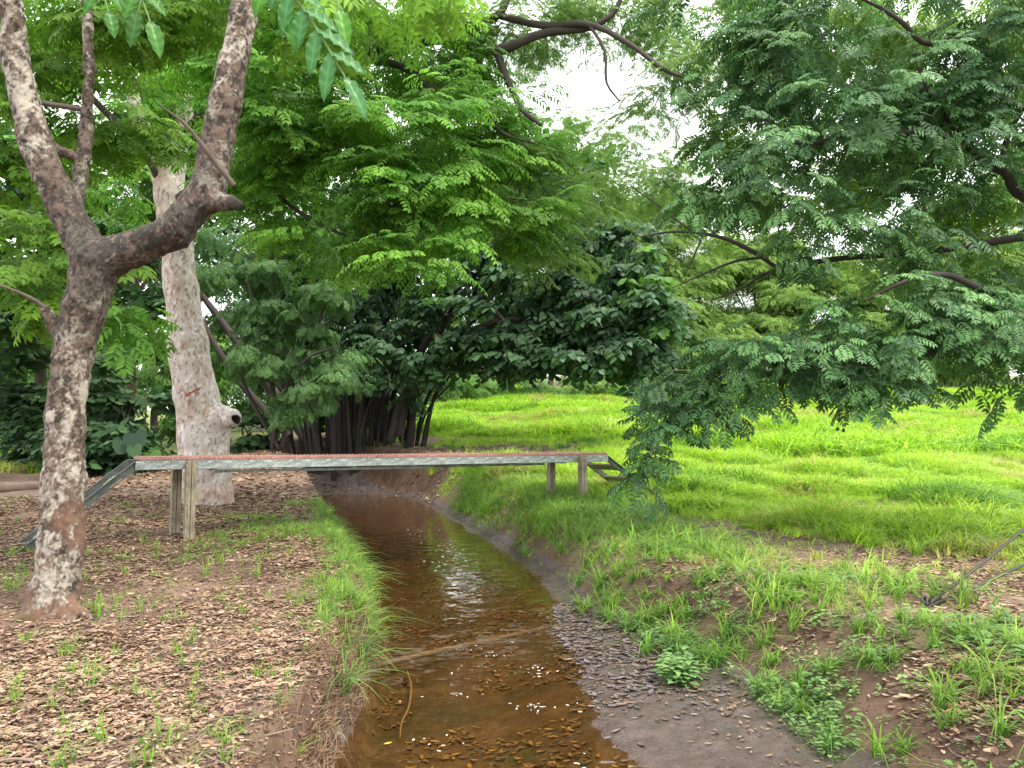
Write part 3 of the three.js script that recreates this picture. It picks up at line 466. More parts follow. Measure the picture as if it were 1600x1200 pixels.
// tree on the right, trunk outside the frame, boughs hanging over the field
const guyTree = { x: 0, z: 0 };
{
  const t = thing('overhanging_tree', 'dark pinnate leaved tree whose boughs hang in from the right edge', 'tree'), q = rng(31);
  const D = 8.4, b = P(1840, 700, D), gy = ground(b.x, D); guyTree.x = b.x; guyTree.z = b.z;
  const w = (u, v, wd, d) => [u, v, wd, d], base = [[1836, 0, 0, 0]];
  const B = bonesFrom([[1845, 905, 80, D], [1842, 840, 62, D], [1830, 650, 54, D], [1800, 480, 48, D], [1770, 380, 40, D]]); bonesFrom([[1790, 430, 36, D], [1690, 350, 26, D], [1640, 320, 22, D]], B); bonesFrom([[1770, 380, 36, D], [1740, 200, 30, D], [1650, 60, 22, D - .3]], B);
  bonesFrom([[1805, 520, 34, D], [1720, 480, 22, D - .2], [1620, 475, 16, D - .3]], B);
  part('trunk', skin(B, .03, .1, (x, y, z) => (fbm(x * 6, y * 4, z * 6, 3) - .5) * .05, (x, y, z) => { const k = darkTwig(x, y, z); return [k[0] * 1.6, k[1] * 1.5, k[2] * 1.4]; }), barkM(), t);
  const limbs = [
    [[1640, 320, 20, D], [1590, 300, 17, D], [1568, 268, 15, D], [1540, 255, 14, D], [1500, 218, 13, D - .1], [1420, 208, 11, D - .2], [1340, 205, 9, D - .3], [1270, 225, 8, D - .4], [1225, 215, 6, D - .5], [1195, 190, 4, D - .5]],
    [[1650, 60, 20, D - .3], [1560, 40, 16, D - .3], [1500, 60, 11, D - .3], [1440, 65, 10, D - .4], [1410, 35, 8, D - .5], [1380, 15, 6, D - .5], [1330, -10, 4, D - .6]],
    [[1500, 218, 8, D], [1470, 170, 7, D], [1445, 130, 7, D], [1430, 80, 6, D]],
    [[1560, 260, 9, D], [1590, 180, 8, D - .2], [1620, 160, 7, D - .3]],
    [[1620, 475, 14, D - .3], [1540, 455, 12, D - .4], [1480, 430, 10, D - .5], [1420, 438, 7, D - .6], [1350, 470, 4, D - .6]],
    [[1620, 475, 13, D - .3], [1500, 535, 11, D - .5], [1400, 565, 10, D - .3], [1290, 570, 9, D], [1200, 585, 7, D + .3], [1110, 610, 5.5, D + .5], [1055, 645, 4, D + .6], [1020, 690, 2.5, D + .7], [1006, 725, 1.5, D + .7]],
    [[1420, 562, 6, D - .2], [1340, 600, 4, D - .2], [1310, 625, 2.5, D - .2], [1312, 655, 1, D - .2]],
    [[1660, 360, 14, D], [1540, 380, 11, D + .2], [1440, 395, 10, D + .5], [1320, 403, 9, D + .7], [1270, 410, 9, D + .7], [1222, 420, 8.5, D + .8], [1185, 398, 8, D + .8], [1130, 372, 6, D + .9], [1060, 362, 4, D + 1], [1000, 370, 2, D + 1]],
    [[1222, 420, 6, D + .8], [1190, 430, 5, D + .8], [1165, 447, 4, D + .8], [1110, 470, 2, D + .9]], [[1195, 402, 5, D + .8], [1150, 408, 4, D + .9], [1095, 430, 3, D + 1], [1050, 450, 1.5, D + 1]],
    [[1120, 370, 4, D + .9], [1085, 330, 3, D + 1], [1035, 282, 2, D + 1]], [[1080, 362, 4, D + 1], [1040, 330, 3, D + 1], [985, 290, 2, D + 1.1]], [[1215, 415, 4, D + .8], [1216, 370, 3, D + .7], [1222, 290, 2, D + .7], [1222, 250, 1.5, D + .6]], [[1095, 375, 3, D + .9], [1075, 420, 2, D + .9], [1062, 440, 1.2, D + 1]]];
  for (const p of limbs) part('branch', limb(path(p), (x, y, z) => { const k = darkTwig(x, y, z); return [k[0] * .9, k[1] * .9, k[2] * .9]; }, 7, .15, .1), barkM(), t);
  const I = new Inst(), c = pal([.06, .155, .06], [.14, .3, .09], .35);
  for (const [u, v, d, rx, ry, rz, n] of [
    [1180, 90, 8.6, .7, .55, .9, 120], [1300, 70, 8.2, .8, .55, 1, 150], [1440, 110, 8.4, .8, .6, 1, 140], [1560, 90, 8.2, .7, .7, 1, 120], [1200, 210, 8.1, .65, .45, .8, 120], [1330, 190, 8.1, .7, .4, .8, 120], [1460, 230, 8.4, .7, .5, .9, 110], [1570, 210, 8.3, .5, .5, .8, 70], [1140, 270, 8.2, .5, .3, .6, 60], [1220, 310, 8, .45, .3, .5, 44], [1300, 340, 8.2, .6, .3, .7, 50], [1420, 340, 8.4, .7, .45, .8, 100], [1550, 380, 8.4, .6, .5, .8, 100], [1260, 380, 7.8, .22, .2, .3, 14],
    [1590, 470, 8, .5, .5, .8, 100], [1500, 490, 7.9, .5, .5, .8, 110], [1400, 500, 8, .6, .5, .8, 130], [1290, 520, 8.3, .55, .4, .7, 110], [1200, 550, 8.5, .5, .42, .7, 110], [1120, 575, 8.8, .45, .42, .6, 90], [1060, 610, 9, .33, .36, .5, 70], [1025, 670, 9.1, .18, .3, .4, 34], [1008, 725, 9.1, .1, .12, .2, 12], [1560, 565, 7.9, .35, .28, .6, 40], [1340, 590, 8.1, .35, .22, .5, 34], [1400, 590, 8.1, .3, .2, .5, 24],
    [1700, 200, 8, .9, 1.2, 1.4, 90], [1350, -80, 8, 2, .6, 1.6, 140], [1700, 500, 7.6, .6, .7, 1, 50]]) foliage(I, q, P(u, v, d), [rx, ry, rz], n * (v < 160 ? .52 : v < 420 ? .36 : .48), { clumps: 18, cr: .2, sc: [.55, 1.2], droop: .38, col: c });
  for (const [u, v, d, rx, ry, rz, n] of [[1330, 60, 10.6, 1.2, .6, .8, 90], [1500, 60, 10.6, 1.2, .8, .8, 110], [1580, 180, 10.4, .9, .8, .8, 70], [1440, 170, 10.6, 1, .6, .8, 60], [1560, 330, 10.4, .9, .8, .8, 80], [1420, 400, 10.6, .8, .5, .8, 60], [1500, -30, 9, 1.2, .4, 1, 80], [1150, 60, 10.8, .9, .6, .7, 70], [1180, 200, 10.8, .8, .5, .7, 60], [1280, 290, 10.8, .8, .4, .7, 60], [1180, 320, 11, .6, .25, .6, 22], [1330, 190, 10.8, .8, .5, .8, 60]]) foliage(I, q, P(u, v, d), [rx, ry, rz], n, { clumps: 10, cr: .25, sc: [.9, 1.3], droop: .35, col: pal([.16, .3, .06], [.3, .48, .09], .25) });
  I.build('crown', spray({ leaves: 6, twig: .3, len: .26, pairs: 5, L: .072, w: .03, seed: 23, droop: .5 }), leafMat({ clearcoat: .5, transmission: .36 }), t);
  // hanging fruit
  const fm = std({ color: new THREE.Color(.03, .07, .02), roughness: .5 }), fg = new THREE.LatheGeometry([[0, -.024], [.008, -.0225], [.0155, -.015], [.019, -.003], [.0165, .009], [.009, .017], [.003, .021], [0, .024]].map(a => new THREE.Vector2(...a)), 10);
  for (const [u, v, d, uh, vh] of [[1311, 656, 8.2, 1312, 640], [1318, 672, 8.2, 1312, 640], [1309, 670, 8.22, 1312, 640], [1421, 602, 8.1, 1421, 585], [1424, 618, 8.1, 1421, 585], [1474, 616, 8, 1476, 600], [1479, 615, 8.02, 1476, 600]]) { const p = P(u, v, d); const f = part('fruit', fg, fm, t); f.position.copy(p); f.rotation.set(q() * .4, q() * 6, q() * .4); part('fruit_stalk', limb([[p.clone().add(V(0, .02, 0)), .0018], [p.clone().lerp(P(uh, vh, d), .5).add(V(.004, .01, 0)), .0018], [P(uh, vh, d), .0018]], twigC, 4, 0, .03), barkM(), f).position.copy(p).negate().applyQuaternion(f.quaternion.clone().invert()); t.children[t.children.length - 1].children[0].quaternion.copy(f.quaternion).invert(); }
}
// ---------- background trees ----------
function backTree(name, label, group, u, d, h, blobs, colA, colB, geo, mat, q, trunkW = .16) {
  const b = P(u, 690, d), gy = ground(b.x, d, false); const t = thing(name, label, 'tree', group);
  const lean = gauss(q) * .5; part('trunk', limb([[V(b.x, gy - .2, -d), trunkW * 1.3], [V(b.x + lean * .4, gy + h * .35, -d), trunkW], [V(b.x + lean, gy + h * .75, -d), trunkW * .6]], twigC, 8, .12, .4), barkM(), t);
  for (let i = 0; i < 5; i++) { const a = q() * 6.28, e = V(b.x + lean * .7 + Math.cos(a) * h * .3, gy + h * (.6 + .35 * q()), -d + Math.sin(a) * h * .25); part('branch', limb([[V(b.x + lean * .5, gy + h * (.3 + .25 * q()), -d), trunkW * .5], [e.clone().lerp(V(b.x, gy + h * .5, -d), .4), trunkW * .35], [e, trunkW * .12]], twigC, 6, .1, .4), barkM(), t); }
  const I = new Inst(), c = pal(colA, colB, .28);
  for (const [uu, v, dd, rx, ry, rz, n, cl] of blobs) foliage(I, q, P(uu, v, dd), [rx, ry, rz], n, { clumps: cl || 12, cr: .24, sc: [.8, 1.3], droop: .35, col: c });
  I.build('crown', geo, mat, t); return t;
}
{
  const q = rng(91), big = spray({ leaves: 6, twig: .9, len: .6, pairs: 4, L: .22, w: .1, six: false, seed: 41 }), feath = spray({ leaves: 7, twig: 1.1, len: .7, pairs: 6, L: .2, w: .06, six: false, seed: 43, droop: .8 }), broad = broadSpray({ leaves: 9, twig: .7, L: .2, seed: 44 }), M = leafMat({ clearcoat: .2 });
  const lime1 = [.16, .30, .05], lime2 = [.26, .40, .09];
  const G = 'pale trees beyond the fence';
  backTree('field_tree', 'pale lime green feathery tree left of centre beyond the fence', G, 1030, 64, 11, [[1030, 400, 64, 5, 5.5, 3, 1300, 26], [1010, 500, 63, 4, 3.4, 3, 900, 20], [1080, 530, 62, 4, 2.4, 2, 600, 20]], lime1, lime2, feath, M, q);
  backTree('field_tree', 'pale yellow green tree behind the bare grey branch', G, 1190, 68, 11, [[1180, 440, 68, 6, 5, 3, 1400, 26], [1260, 480, 66, 5, 4, 3, 1000, 20], [1180, 535, 63, 5, 2.4, 2, 650, 20]], lime1, lime2, feath, M, q);
  backTree('field_tree', 'yellow green tree beyond the field near the right edge', G, 1440, 66, 11, [[1400, 450, 66, 6, 5.5, 3, 1200, 24], [1540, 420, 66, 6, 6, 3, 1100, 24], [1330, 535, 63, 5, 2.4, 2, 600, 20], [1480, 530, 63, 6, 2.6, 2, 600, 20]], lime1, lime2, feath, M, q);
  backTree('field_tree', 'dark tree far behind the right hand boughs', G, 1620, 72, 12, [[1640, 360, 72, 8, 8, 3, 600], [1480, 330, 74, 6, 3, 3, 260], [1630, 520, 66, 6, 3, 3, 300]], [.12, .25, .05], [.2, .35, .07], feath, M, q);
  backTree('field_tree', 'green tree behind the clump seen over its top', G, 860, 58, 14, [[860, 320, 58, 6, 5, 4, 500], [740, 330, 58, 6, 6, 4, 500], [940, 430, 60, 5, 5, 3, 900, 22], [860, 490, 60, 6, 2.4, 2, 300], [730, 500, 60, 6, 3, 2, 300]], [.1, .23, .03], [.2, .36, .05], feath, M, q);
  backTree('field_tree', 'mid green tree filling the space behind the clump stems', G, 600, 50, 14, [[600, 430, 50, 6, 5, 4, 420], [480, 480, 48, 5, 5, 4, 420], [560, 250, 52, 8, 6, 4, 500], [610, 600, 46, 4, 2.4, 2, 260], [480, 600, 46, 4, 2.5, 2, 260]], [.07, .18, .03], [.13, .27, .04], feath, M, q);
  const G2 = 'trees of the left background';
  backTree('grove_tree', 'tree with dark leaves behind the forked trunk', G2, 60, 24, 9, [[60, 330, 24, 2.6, 2, 2, 240], [170, 420, 23, 2.4, 1.6, 2, 220], [-20, 460, 24, 2, 1.8, 2, 190], [90, 200, 26, 3.5, 2, 2, 220], [40, 580, 26, 1.6, 1.6, 1, 180]], [.035, .1, .03], [.07, .18, .035], broad, M, q);
  backTree('grove_tree', 'tall green tree behind the pale speckled trunk', G2, 200, 30, 12, [[260, 120, 30, 4, 3, 3, 260], [380, 230, 29, 4, 3, 3, 260], [150, 300, 31, 4, 3, 3, 240], [420, 60, 32, 5, 3, 3, 260], [400, 500, 33, 3, 3, 2, 220]], [.06, .16, .025], [.13, .29, .035], big, M, q);
  backTree('grove_tree', 'sunlit light green tree seen between the left trunks', G2, 240, 40, 7, [[230, 540, 40, 2.4, 2.8, 2, 260], [150, 480, 42, 4, 3, 2, 300], [30, 520, 44, 5, 4, 2, 380], [300, 560, 42, 2.5, 3, 2, 220]], [.12, .27, .05], [.24, .42, .08], big, M, q);
  backTree('grove_tree', 'dark tree at the far left edge', G2, -60, 19, 8, [[-20, 480, 19, 1.6, 1.6, 1.6, 160], [-60, 300, 19, 2.2, 2, 2, 160], [0, 540, 22, 1.0, .7, 1, 60]], [.03, .09, .03], [.06, .15, .035], broad, M, q);
  backTree('grove_tree', 'pale green tree closing the view beyond the small lawn', G2, -40, 48, 9, [[-40, 560, 48, 5, 4, 2, 380], [90, 610, 47, 4, 2.6, 2, 260], [-150, 520, 46, 5, 5, 2, 300]], [.1, .24, .05], [.2, .38, .07], big, M, q);
  // bushes
  const bush = (u, v, d, rx, ry, rz, n, a, b, label, geo = broad, grp) => { const p = P(u, v, d), I = new Inst(), t = thing('bush', label, 'bush', grp); const gy = ground(p.x, d, false); for (let i = 0; i < 5; i++) part('stem', limb([[V(p.x + gauss(q) * rx * .2, gy - .1, -d), .03], [V(p.x + gauss(q) * rx * .5, gy + ry * .7, -d + gauss(q) * .2), .018], [V(p.x + gauss(q) * rx * .8, gy + ry * 1.5, -d + gauss(q) * .4), .008]], twigC, 5, .1, .3), barkM(), t); foliage(I, q, V(p.x, gy + ry, -d), [rx, ry, rz], n, { clumps: 14, cr: .25, sc: [.7, 1.1], droop: .4, col: pal(a, b, .25) }); I.build('foliage', geo, M, t); return t; };
  bush(185, 600, 19, 1.15, 1.5, .8, 190, [.035, .10, .035], [.07, .16, .045], 'dark leafy bush between the two left trunks');
  bush(165, 660, 18.5, .9, .55, .6, 90, [.03, .1, .03], [.06, .16, .04], 'low dark green bush at the foot of the left grove');
  bush(250, 650, 27, 1.2, .9, .8, 100, [.09, .22, .04], [.14, .3, .05], 'bright low bush left of the pale trunk');
  bush(480, 660, 29, 2.4, 1.6, 1, 300, [.035, .10, .035], [.07, .16, .045], 'dark bush behind the clump stems');
  bush(590, 660, 28.5, 1.8, 1.5, 1, 240, [.035, .10, .035], [.07, .16, .045], 'dark bush behind the right half of the clump stems');
  bush(390, 660, 26, 1.4, .8, .8, 120, [.035, .10, .035], [.07, .16, .045], 'low dark bush right of the pale trunk');
  bush(30, 690, 36, 3, 1.4, 1.2, 240, [.06, .16, .03], [.12, .26, .04], 'green hedge at the back of the small lawn', big);
  bush(60, 650, 23.5, 1.5, 1.3, .8, 200, [.035, .10, .035], [.07, .16, .045], 'dark bush behind the forked trunk at the edge of the lawn');
  bush(130, 620, 22, 1.3, 1.7, .8, 220, [.035, .10, .035], [.07, .16, .045], 'tall dark bush just right of the forked trunk');
  const FG = 'bushes beyond the far fence';
  bush(690, 560, 62, 3.4, 1.7, 1.4, 260, [.13, .27, .05], [.22, .38, .08], 'leafy bush beyond the far fence, nearest the clump stems', feath, FG);
  bush(790, 560, 63, 2.6, 1.3, 1.4, 170, [.14, .28, .06], [.24, .4, .1], 'leafy bush beyond the far fence, in the middle of the gap', feath, FG);
  bush(1060, 560, 62, 3.4, 2, 1.4, 300, [.13, .28, .05], [.22, .4, .09], 'leafy bush beyond the far fence, right of the clump', feath, FG);
  const VG = 'creepers along the fence';
  bush(730, 600, 50, 2.6, .9, 1.2, 190, [.12, .26, .05], [.2, .36, .08], 'low creeper mound by the fence, nearest the clump stems', feath, VG);
  bush(810, 600, 51, 2.6, .8, 1.2, 170, [.1, .24, .05], [.18, .34, .07], 'low creeper mound by the fence, under the hanging dead branch', feath, VG);
  bush(910, 600, 52, 2.8, .7, 1.2, 160, [.11, .24, .05], [.19, .33, .08], 'low creeper mound by the fence, below the leaning pole', feath, VG);
  bush(1000, 590, 50, 1.3, .9, 1, 110, [.04, .14, .05], [.07, .2, .06], 'dark green bush at the right end of the fence', broad, VG);
  bush(670, 600, 48, 1.6, 1.0, 1.2, 120, [.14, .28, .05], [.22, .38, .08], 'light green bush seen beside the outermost clump stem', feath, VG);
}
// ---------- strap-leaf plants, elephant ears ----------
{
  const q = rng(12), M = leafMat({ clearcoat: .5 });
  const strap = (p, n, L, w, col, name, label, cat, grp) => {
    const t = thing(name, label, cat, grp, p);
    for (let i = 0; i < n; i++) {
      const a = q() * 6.28, g = new Geo(), k = L * (.7 + .5 * q()), lean = .3 + .75 * q(), b = .7 + .6 * q(), c = [col[0] * b, col[1] * b, col[2] * b], N = 7, dx = Math.cos(a), dz = Math.sin(a);
      for (let j = 0; j <= N; j++) { const s = j / N, x = lean * k * s * (.6 + .6 * s), y = k * (s * .95 - lean * .85 * s * s * s), hw = w * Math.sin(Math.PI * (.15 + .85 * s)) * .5 + .001; for (const e of [-1, 0, 1]) g.v(dx * x - dz * e * hw, y + Math.abs(e) * hw * .35, dz * x + dx * e * hw, c); }
      for (let j = 0; j < N; j++) for (let e = 0; e < 2; e++) g.q(j * 3 + e, j * 3 + e + 1, j * 3 + e + 4, j * 3 + e + 3); part('leaf', g.build(), M, t);
    } return t;
  };
  for (const [u, d, L, lb] of [[22, 30, 2.9, 'tall strap leaved plant behind the small lawn'], [64, 30.6, 2.7, 'tall strap leaved plant just left of the forked trunk'], [-25, 29.4, 2.8, 'tall strap leaved plant cut by the left edge']]) { const p = P(u, 690, d); p.y = ground(p.x, d) - .03; strap(p, 38, L, .19, [.06, .15, .06], 'strap_plant', lb, 'plant', 'strap leaved plants'); }
  { // elephant ear
    const p = P(212, 690, 17.5); p.y = ground(p.x, 17.5); const t = thing('elephant_ear_plant', 'plant with two big heart shaped leaves on thin stalks left of the pale trunk', 'plant', null, p);
    for (const [x, y, z, k, c] of [[.05, 1.0, .2, .55, [.02, .06, .03]], [.4, .55, .1, .42, [.09, .22, .03]], [-.3, .8, .1, .4, [.03, .09, .035]], [.15, .7, .4, .35, [.05, .13, .035]]]) {
      part('stalk', limb([[V(0, 0, 0), .018], [V(x * .4, y * .55, z * .4), .014], [V(x, y, z), .009]], () => [.06, .12, .04], 6, .05, .1), barkM(.6), t);
      const g = new Geo(), n = V(.1, .55, .8).normalize(), d = V(.35, -.75, .35).normalize(), s = V().crossVectors(d, n).normalize(), ring = []; const m = g.v(x + d.x * k * .25, y + d.y * k * .25, z + d.z * k * .25, c);
      for (let i = 0; i < 22; i++) { const a = i / 22 * Math.PI * 2, rr = k * (.46 + .16 * Math.cos(a) + .08 * Math.cos(3 * a)) * (Math.abs(a - Math.PI) < .3 ? .45 : 1) * (1 + .03 * Math.sin(a * 9)); const px = Math.cos(a) * rr + k * .2, py = Math.sin(a) * rr; ring.push(g.v(x + d.x * px + s.x * py - n.x * .3 * py * py / k, y + d.y * px + s.y * py - n.y * .3 * py * py / k, z + d.z * px + s.z * py - n.z * .3 * py * py / k, c)); }
      for (let i = 0; i < 22; i++) g.t(m, ring[i], ring[(i + 1) % 22]); part('leaf', g.build(), M, t);
    }
  }
  // fallen log and dead sticks
  const logp = (u0, u1, v, d, rad, name, label, cat) => { const a = P(u0, v, d), b = P(u1, v, d + .4); a.y = ground(a.x, d) + rad * .6; b.y = ground(b.x, d + .4) + rad * .6; const t = thing(name, label, cat); part('wood', limb([[a, rad], [a.clone().lerp(b, .35).add(V(0, .03, .05)), rad * 1.05], [a.clone().lerp(b, .7), rad * .9], [b, rad * .8]], (x, y, z) => { const m = .6 + .8 * fbm(x * 4, y * 20, z * 20, 2); return [.16 * m, .11 * m, .085 * m]; }, 10, .12, .1), barkM(), t); };
  logp(-90, 64, 770, 15, .12, 'fallen_log', 'brown fallen log lying on the soil at the left edge', 'log');
}
// ---------- fence ----------
{
  const t = thing('field_fence', 'old wire fence with wooden posts along the far side of the field', 'fence'), q = rng(3), c = () => [.2, .17, .14], M = barkM(), at = (u, d) => { const p = P(u, 590, d); p.y = ground(p.x, d, false); return p; };
  const us = [664, 720, 780, 838, 880, 905, 925, 946, 962, 990, 1040, 1100], ps = us.map((u) => at(u, 57)); let prev;
  ps.forEach((p, i) => { const h = 1.75 + q() * .5, top = p.clone().add(V(gauss(q) * .15, h, gauss(q) * .1)); part('post', limb([[p.clone().add(V(0, -.3, 0)), .06], [p.clone().lerp(top, .5), .055], [top, .05]], c, 6, .15, .3, i), M, t); });
  for (const k of [.35, .8, 1.2, 1.6]) part('wire', limb(ps.map((p) => [p.clone().add(V(0, k + gauss(q) * .04, 0)), .012]), () => [.3, .28, .26], 4, 0, 1), M, t);
  part('rail', limb([[ps[3].clone().add(V(0, 1.5, .08)), .045], [ps[6].clone().add(V(0, 1.55, .08)), .045], [ps[9].clone().add(V(0, 1.5, .08)), .045]], c, 6, .1, .6), M, t);
  const a = at(868, 56.6), pole = thing('leaning_pole', 'pole leaning against the far fence', 'pole'); part('pole', limb([[a, .07], [a.clone().add(V(.5, 1.2, -.1)), .06], [a.clone().add(V(.95, 2.4, -.25)), .05]], () => [.14, .11, .09], 7, .1, .3), M, pole);
}
// ---------- guy wires ----------
{
  const a = P(1447, 951, 5.1); a.y = ground(a.x, 5.1) + .01; const tx = guyTree.x, tz = guyTree.z, M = std({ color: new THREE.Color(.06, .055, .05), roughness: .6, metalness: .5 });
  for (const [u, v, label] of [[1600, 826, 'upper of two thin guy wires rising from the soil at the right edge'], [1600, 882, 'lower of two thin guy wires rising from the soil at the right edge']]) {
    const m = P(u, v, 6.1), e = m.clone().add(m.clone().sub(a).multiplyScalar((tz - m.z) / (m.z - a.z) * .97)), t = thing('guy_wire', label, 'wire', 'guy wires');
    part('cable', limb([[a.clone().add(V(0, v > 850 ? .0 : .01, 0)), .0115], [a.clone().lerp(m, .5).add(V(0, -.008, 0)), .0115], [m, .0115], [e, .0115]], () => [1, 1, 1], 7, .06, .06), M, t);
    part('anchor_loop', new THREE.TorusGeometry(.035, .008, 6, 16).rotateY(.8).translate(a.x, a.y + .03, a.z + (v > 850 ? .03 : -.03)), M, t);
  }
}
// ---------- grass, weeds, litter ----------
const grassM = leafMat({ transmission: .45, clearcoat: .15 });
function tuft({ n = 14, h = .3, w = .008, lean = .6, spread = .06, seed = 1, N = 4, drop = .5 }) {
  const q = rng(seed), g = new Geo();
  for (let i = 0; i < n; i++) {
    const a = q() * 6.28, k = h * (.5 + .7 * q()), l = lean * (.3 + q()), b = .7 + .55 * q(), c = [b * (.9 + .3 * q()), b, b * .9], ox = gauss(q) * spread, oz = gauss(q) * spread, dx = Math.cos(a), dz = Math.sin(a);
    for (let j = 0; j <= N; j++) { const s = j / N, x = l * k * s * s * 1.1 + l * k * .2 * s, y = k * (s - drop * l * s * s * s), hw = w * (1 - s * s * .95) * .5 + .0003; g.v(ox + dx * x - dz * hw, y, oz + dz * x + dx * hw, c); g.v(ox + dx * x + dz * hw, y + hw * .3, oz + dz * x - dx * hw, c); }
    const o = g.p.length / 3 - 2 * (N + 1); for (let j = 0; j < N; j++) g.q(o + j * 2, o + j * 2 + 1, o + j * 2 + 3, o + j * 2 + 2);
  } return g.build();
}
const UP = V(0, 1, 0), put = (I, q, x, d, s, c, dy = 0, tilt = .15) => { const y = ground(x, d) + dy, a = q() * 6.28; I.add(frame(V(x, y, -d), V(Math.cos(a), gauss(q) * tilt, Math.sin(a)), V(gauss(q) * tilt, 1, gauss(q) * tilt), s), c); };
{
  const q = rng(55), lime0 = pal([.27, .5, .028], [.45, .7, .065], .22), green0 = pal([.12, .3, .03], [.2, .42, .05], .2), straw0 = pal([.42, .44, .14], [.5, .5, .2], .2), lime = (q, x = 0, d = 0) => { const n = fbm(x * .55 + 40, d * .55, 21, 3), k = n + (q() - .5) * .3; return k > .7 ? straw0(q) : k < .3 ? green0(q) : lime0(q); }, A = [new Inst(), new Inst(), new Inst()], Fr = [new Inst(), new Inst()];
  // near and middle field
  for (let i = 0; i < 70000; i++) {
    const d = 5 + 17 * Math.pow(q(), .8), hx = d * .72 + 1, x = -2 + (hx + 2) * q() - (d > 12 ? 1 : 0); if (x > hx || x < xm(d) + .1) continue;
    const g = grassAt(x, d); if (q() > g * (d < 12 ? 1 : .75)) continue; const tall = fbm(x * .7, d * .7, 33, 2); put(A[i % 3], q, x, d, (.35 + .9 * sstep(.3, .75, tall)) * (.5 + .8 * q()) * (g < .5 ? .65 : 1) * lerp(.45, 1, sstep(-.5, 3.5, d - fieldEdge(x))), lime(q, x, d));
  }
  for (let i = 0; i < 60000; i++) {   // far field and left lawn: larger tufts
    const d = 21 + 40 * Math.pow(q(), .9), x = lerp(-.25 * d, d * .75, q()); const g = grassAt(x, d); if (q() > g) continue; put(Fr[i % 2], q, x, d, (.35 + 1.1 * sstep(.3, .7, fbm(x * .35, d * .35, 35, 2))) * (.6 + .6 * q()), lime(q, x, d));
  }
  for (let i = 0; i < 5000; i++) { const d = 21.5 + 14 * q(), x = -d * (.5 + .3 * q()); if (q() > grassAt(x, d)) continue; put(Fr[i % 2], q, x, d, .5 + .3 * q(), lime(q)); }
  A.forEach((I, k) => { const o = I.build(numbered('field_grass'), tuft({ n: 11, h: .32, w: .016, lean: .95, spread: .1, seed: 60 + k }), grassM, scene); Object.assign(o.userData, { label: 'bright green grass of the field right of the stream', category: 'grass', group: 'field grass' }); });
  Fr.forEach((I, k) => { const o = I.build(numbered('far_grass'), tuft({ n: 14, h: .5, w: .03, lean: .9, spread: .22, seed: 70 + k, N: 3 }), grassM, scene); Object.assign(o.userData, { label: 'bright green grass on the rising far field and lawn', category: 'grass', group: 'far field grass' }); });
  // bank grass, longer arching blades
  const bank = pal([.14, .30, .04], [.24, .42, .06], .25), K = [new Inst(), new Inst()], S = [new Inst(), new Inst()];
  for (let i = 0; i < 2300; i++) { const d = 4.4 + 10 * q(), e = Math.abs(gauss(q)) * .4, x = xl(d) - e + .02; if (ground(x, d) < YW + .04) continue; if (q() > grassAt(x, d) * (d < 6 ? .3 : .25 + .9 * sstep(.35, .65, fbm(x * 2, d * 1.6, 81, 2)))) continue; put(K[i % 2], q, x, d, (.3 + .5 * q() * q()) * (e < .2 ? .95 : .7) * (.4 + 1.1 * fbm(d * 1.8, 3, x, 2)), bank(q)); }
  for (let i = 0; i < 9000; i++) { const d = 5 + 13 * q(), e = .1 + 1.7 * q(), x = xm(d) + e; if (q() > Math.max(grassAt(x, d), d < 9 ? .22 * sstep(.46, .62, fbm(x * 2, d * 2, 83, 2)) : 0) * (d < 9 ? .34 : .55) || ground(x, d) < YW + .05) continue; put(K[i % 2], q, x, d, .4 + .5 * q(), bank(q)); }
  K.forEach((I, k) => { const o = I.build(numbered('bank_grass'), tuft({ n: 12, h: .38, w: .014, lean: 1.05, spread: .05, seed: 80 + k, N: 5, drop: .6 }), grassM, scene); Object.assign(o.userData, { label: 'long arching grass fringing both stream banks', category: 'grass', group: 'bank grass' }); });
  for (let i = 0; i < 24000; i++) { const d = 3 + 11 * q(), x = lerp(-d * .72 - .3, xl(d) - .15, q()); if (q() > Math.max(grassAt(x, d) * .8, .016)) continue; put(S[i % 2], q, x, d, .3 + .4 * q(), bank(q)); }
  for (let i = 0; i < 9000; i++) { const d = 3.4 + 8 * q(), x = lerp(xm(d) + .6, d * .72 + .5, q()); const n = fbm(x * 1.7, d * 1.7, 40, 3); if (n < .54 || q() > .5 || nearWire(x, d)) continue; put(S[i % 2], q, x, d, .28 + .4 * q(), lime(q)); }
  S.forEach((I, k) => { const o = I.build(numbered('short_grass'), tuft({ n: 10, h: .2, w: .007, lean: .8, spread: .06, seed: 90 + k }), grassM, scene); Object.assign(o.userData, { label: 'thin short grass scattered over the leaf litter', category: 'grass', group: 'short grass' }); });
  // distinct tufts
  const G1 = [tuft({ n: 22, h: .34, w: .012, lean: 1.0, spread: .04, seed: 101, N: 6, drop: .65 }), tuft({ n: 26, h: .4, w: .013, lean: 1.1, spread: .05, seed: 102, N: 6, drop: .7 }), tuft({ n: 12, h: .2, w: .008, lean: .7, spread: .03, seed: 103 })];
  const gm = [[.12, .30, .05], [.17, .38, .05], [.2, .4, .04]].map(c => leafMat({ color: new THREE.Color(...c), clearcoat: .2 }));
  const clump = (x, d, k, s, mi, label, grp) => { const t = thing('grass_tuft', label, 'grass', grp, V(x, ground(x, d) - .01, -d)); t.rotation.y = q() * 6; t.scale.setScalar(s); part('blades', G1[k], gm[mi], t); };
  const pix = (u, v, dd) => { let d = dd || 6; for (let i = 0; i < 24; i++) { const p = P(u, v, d); const y = ground(p.x, d, false); d *= clamp((EYE - y) / (EYE - p.y), .85, 1.15); } return [P(u, v, d).x, d]; };
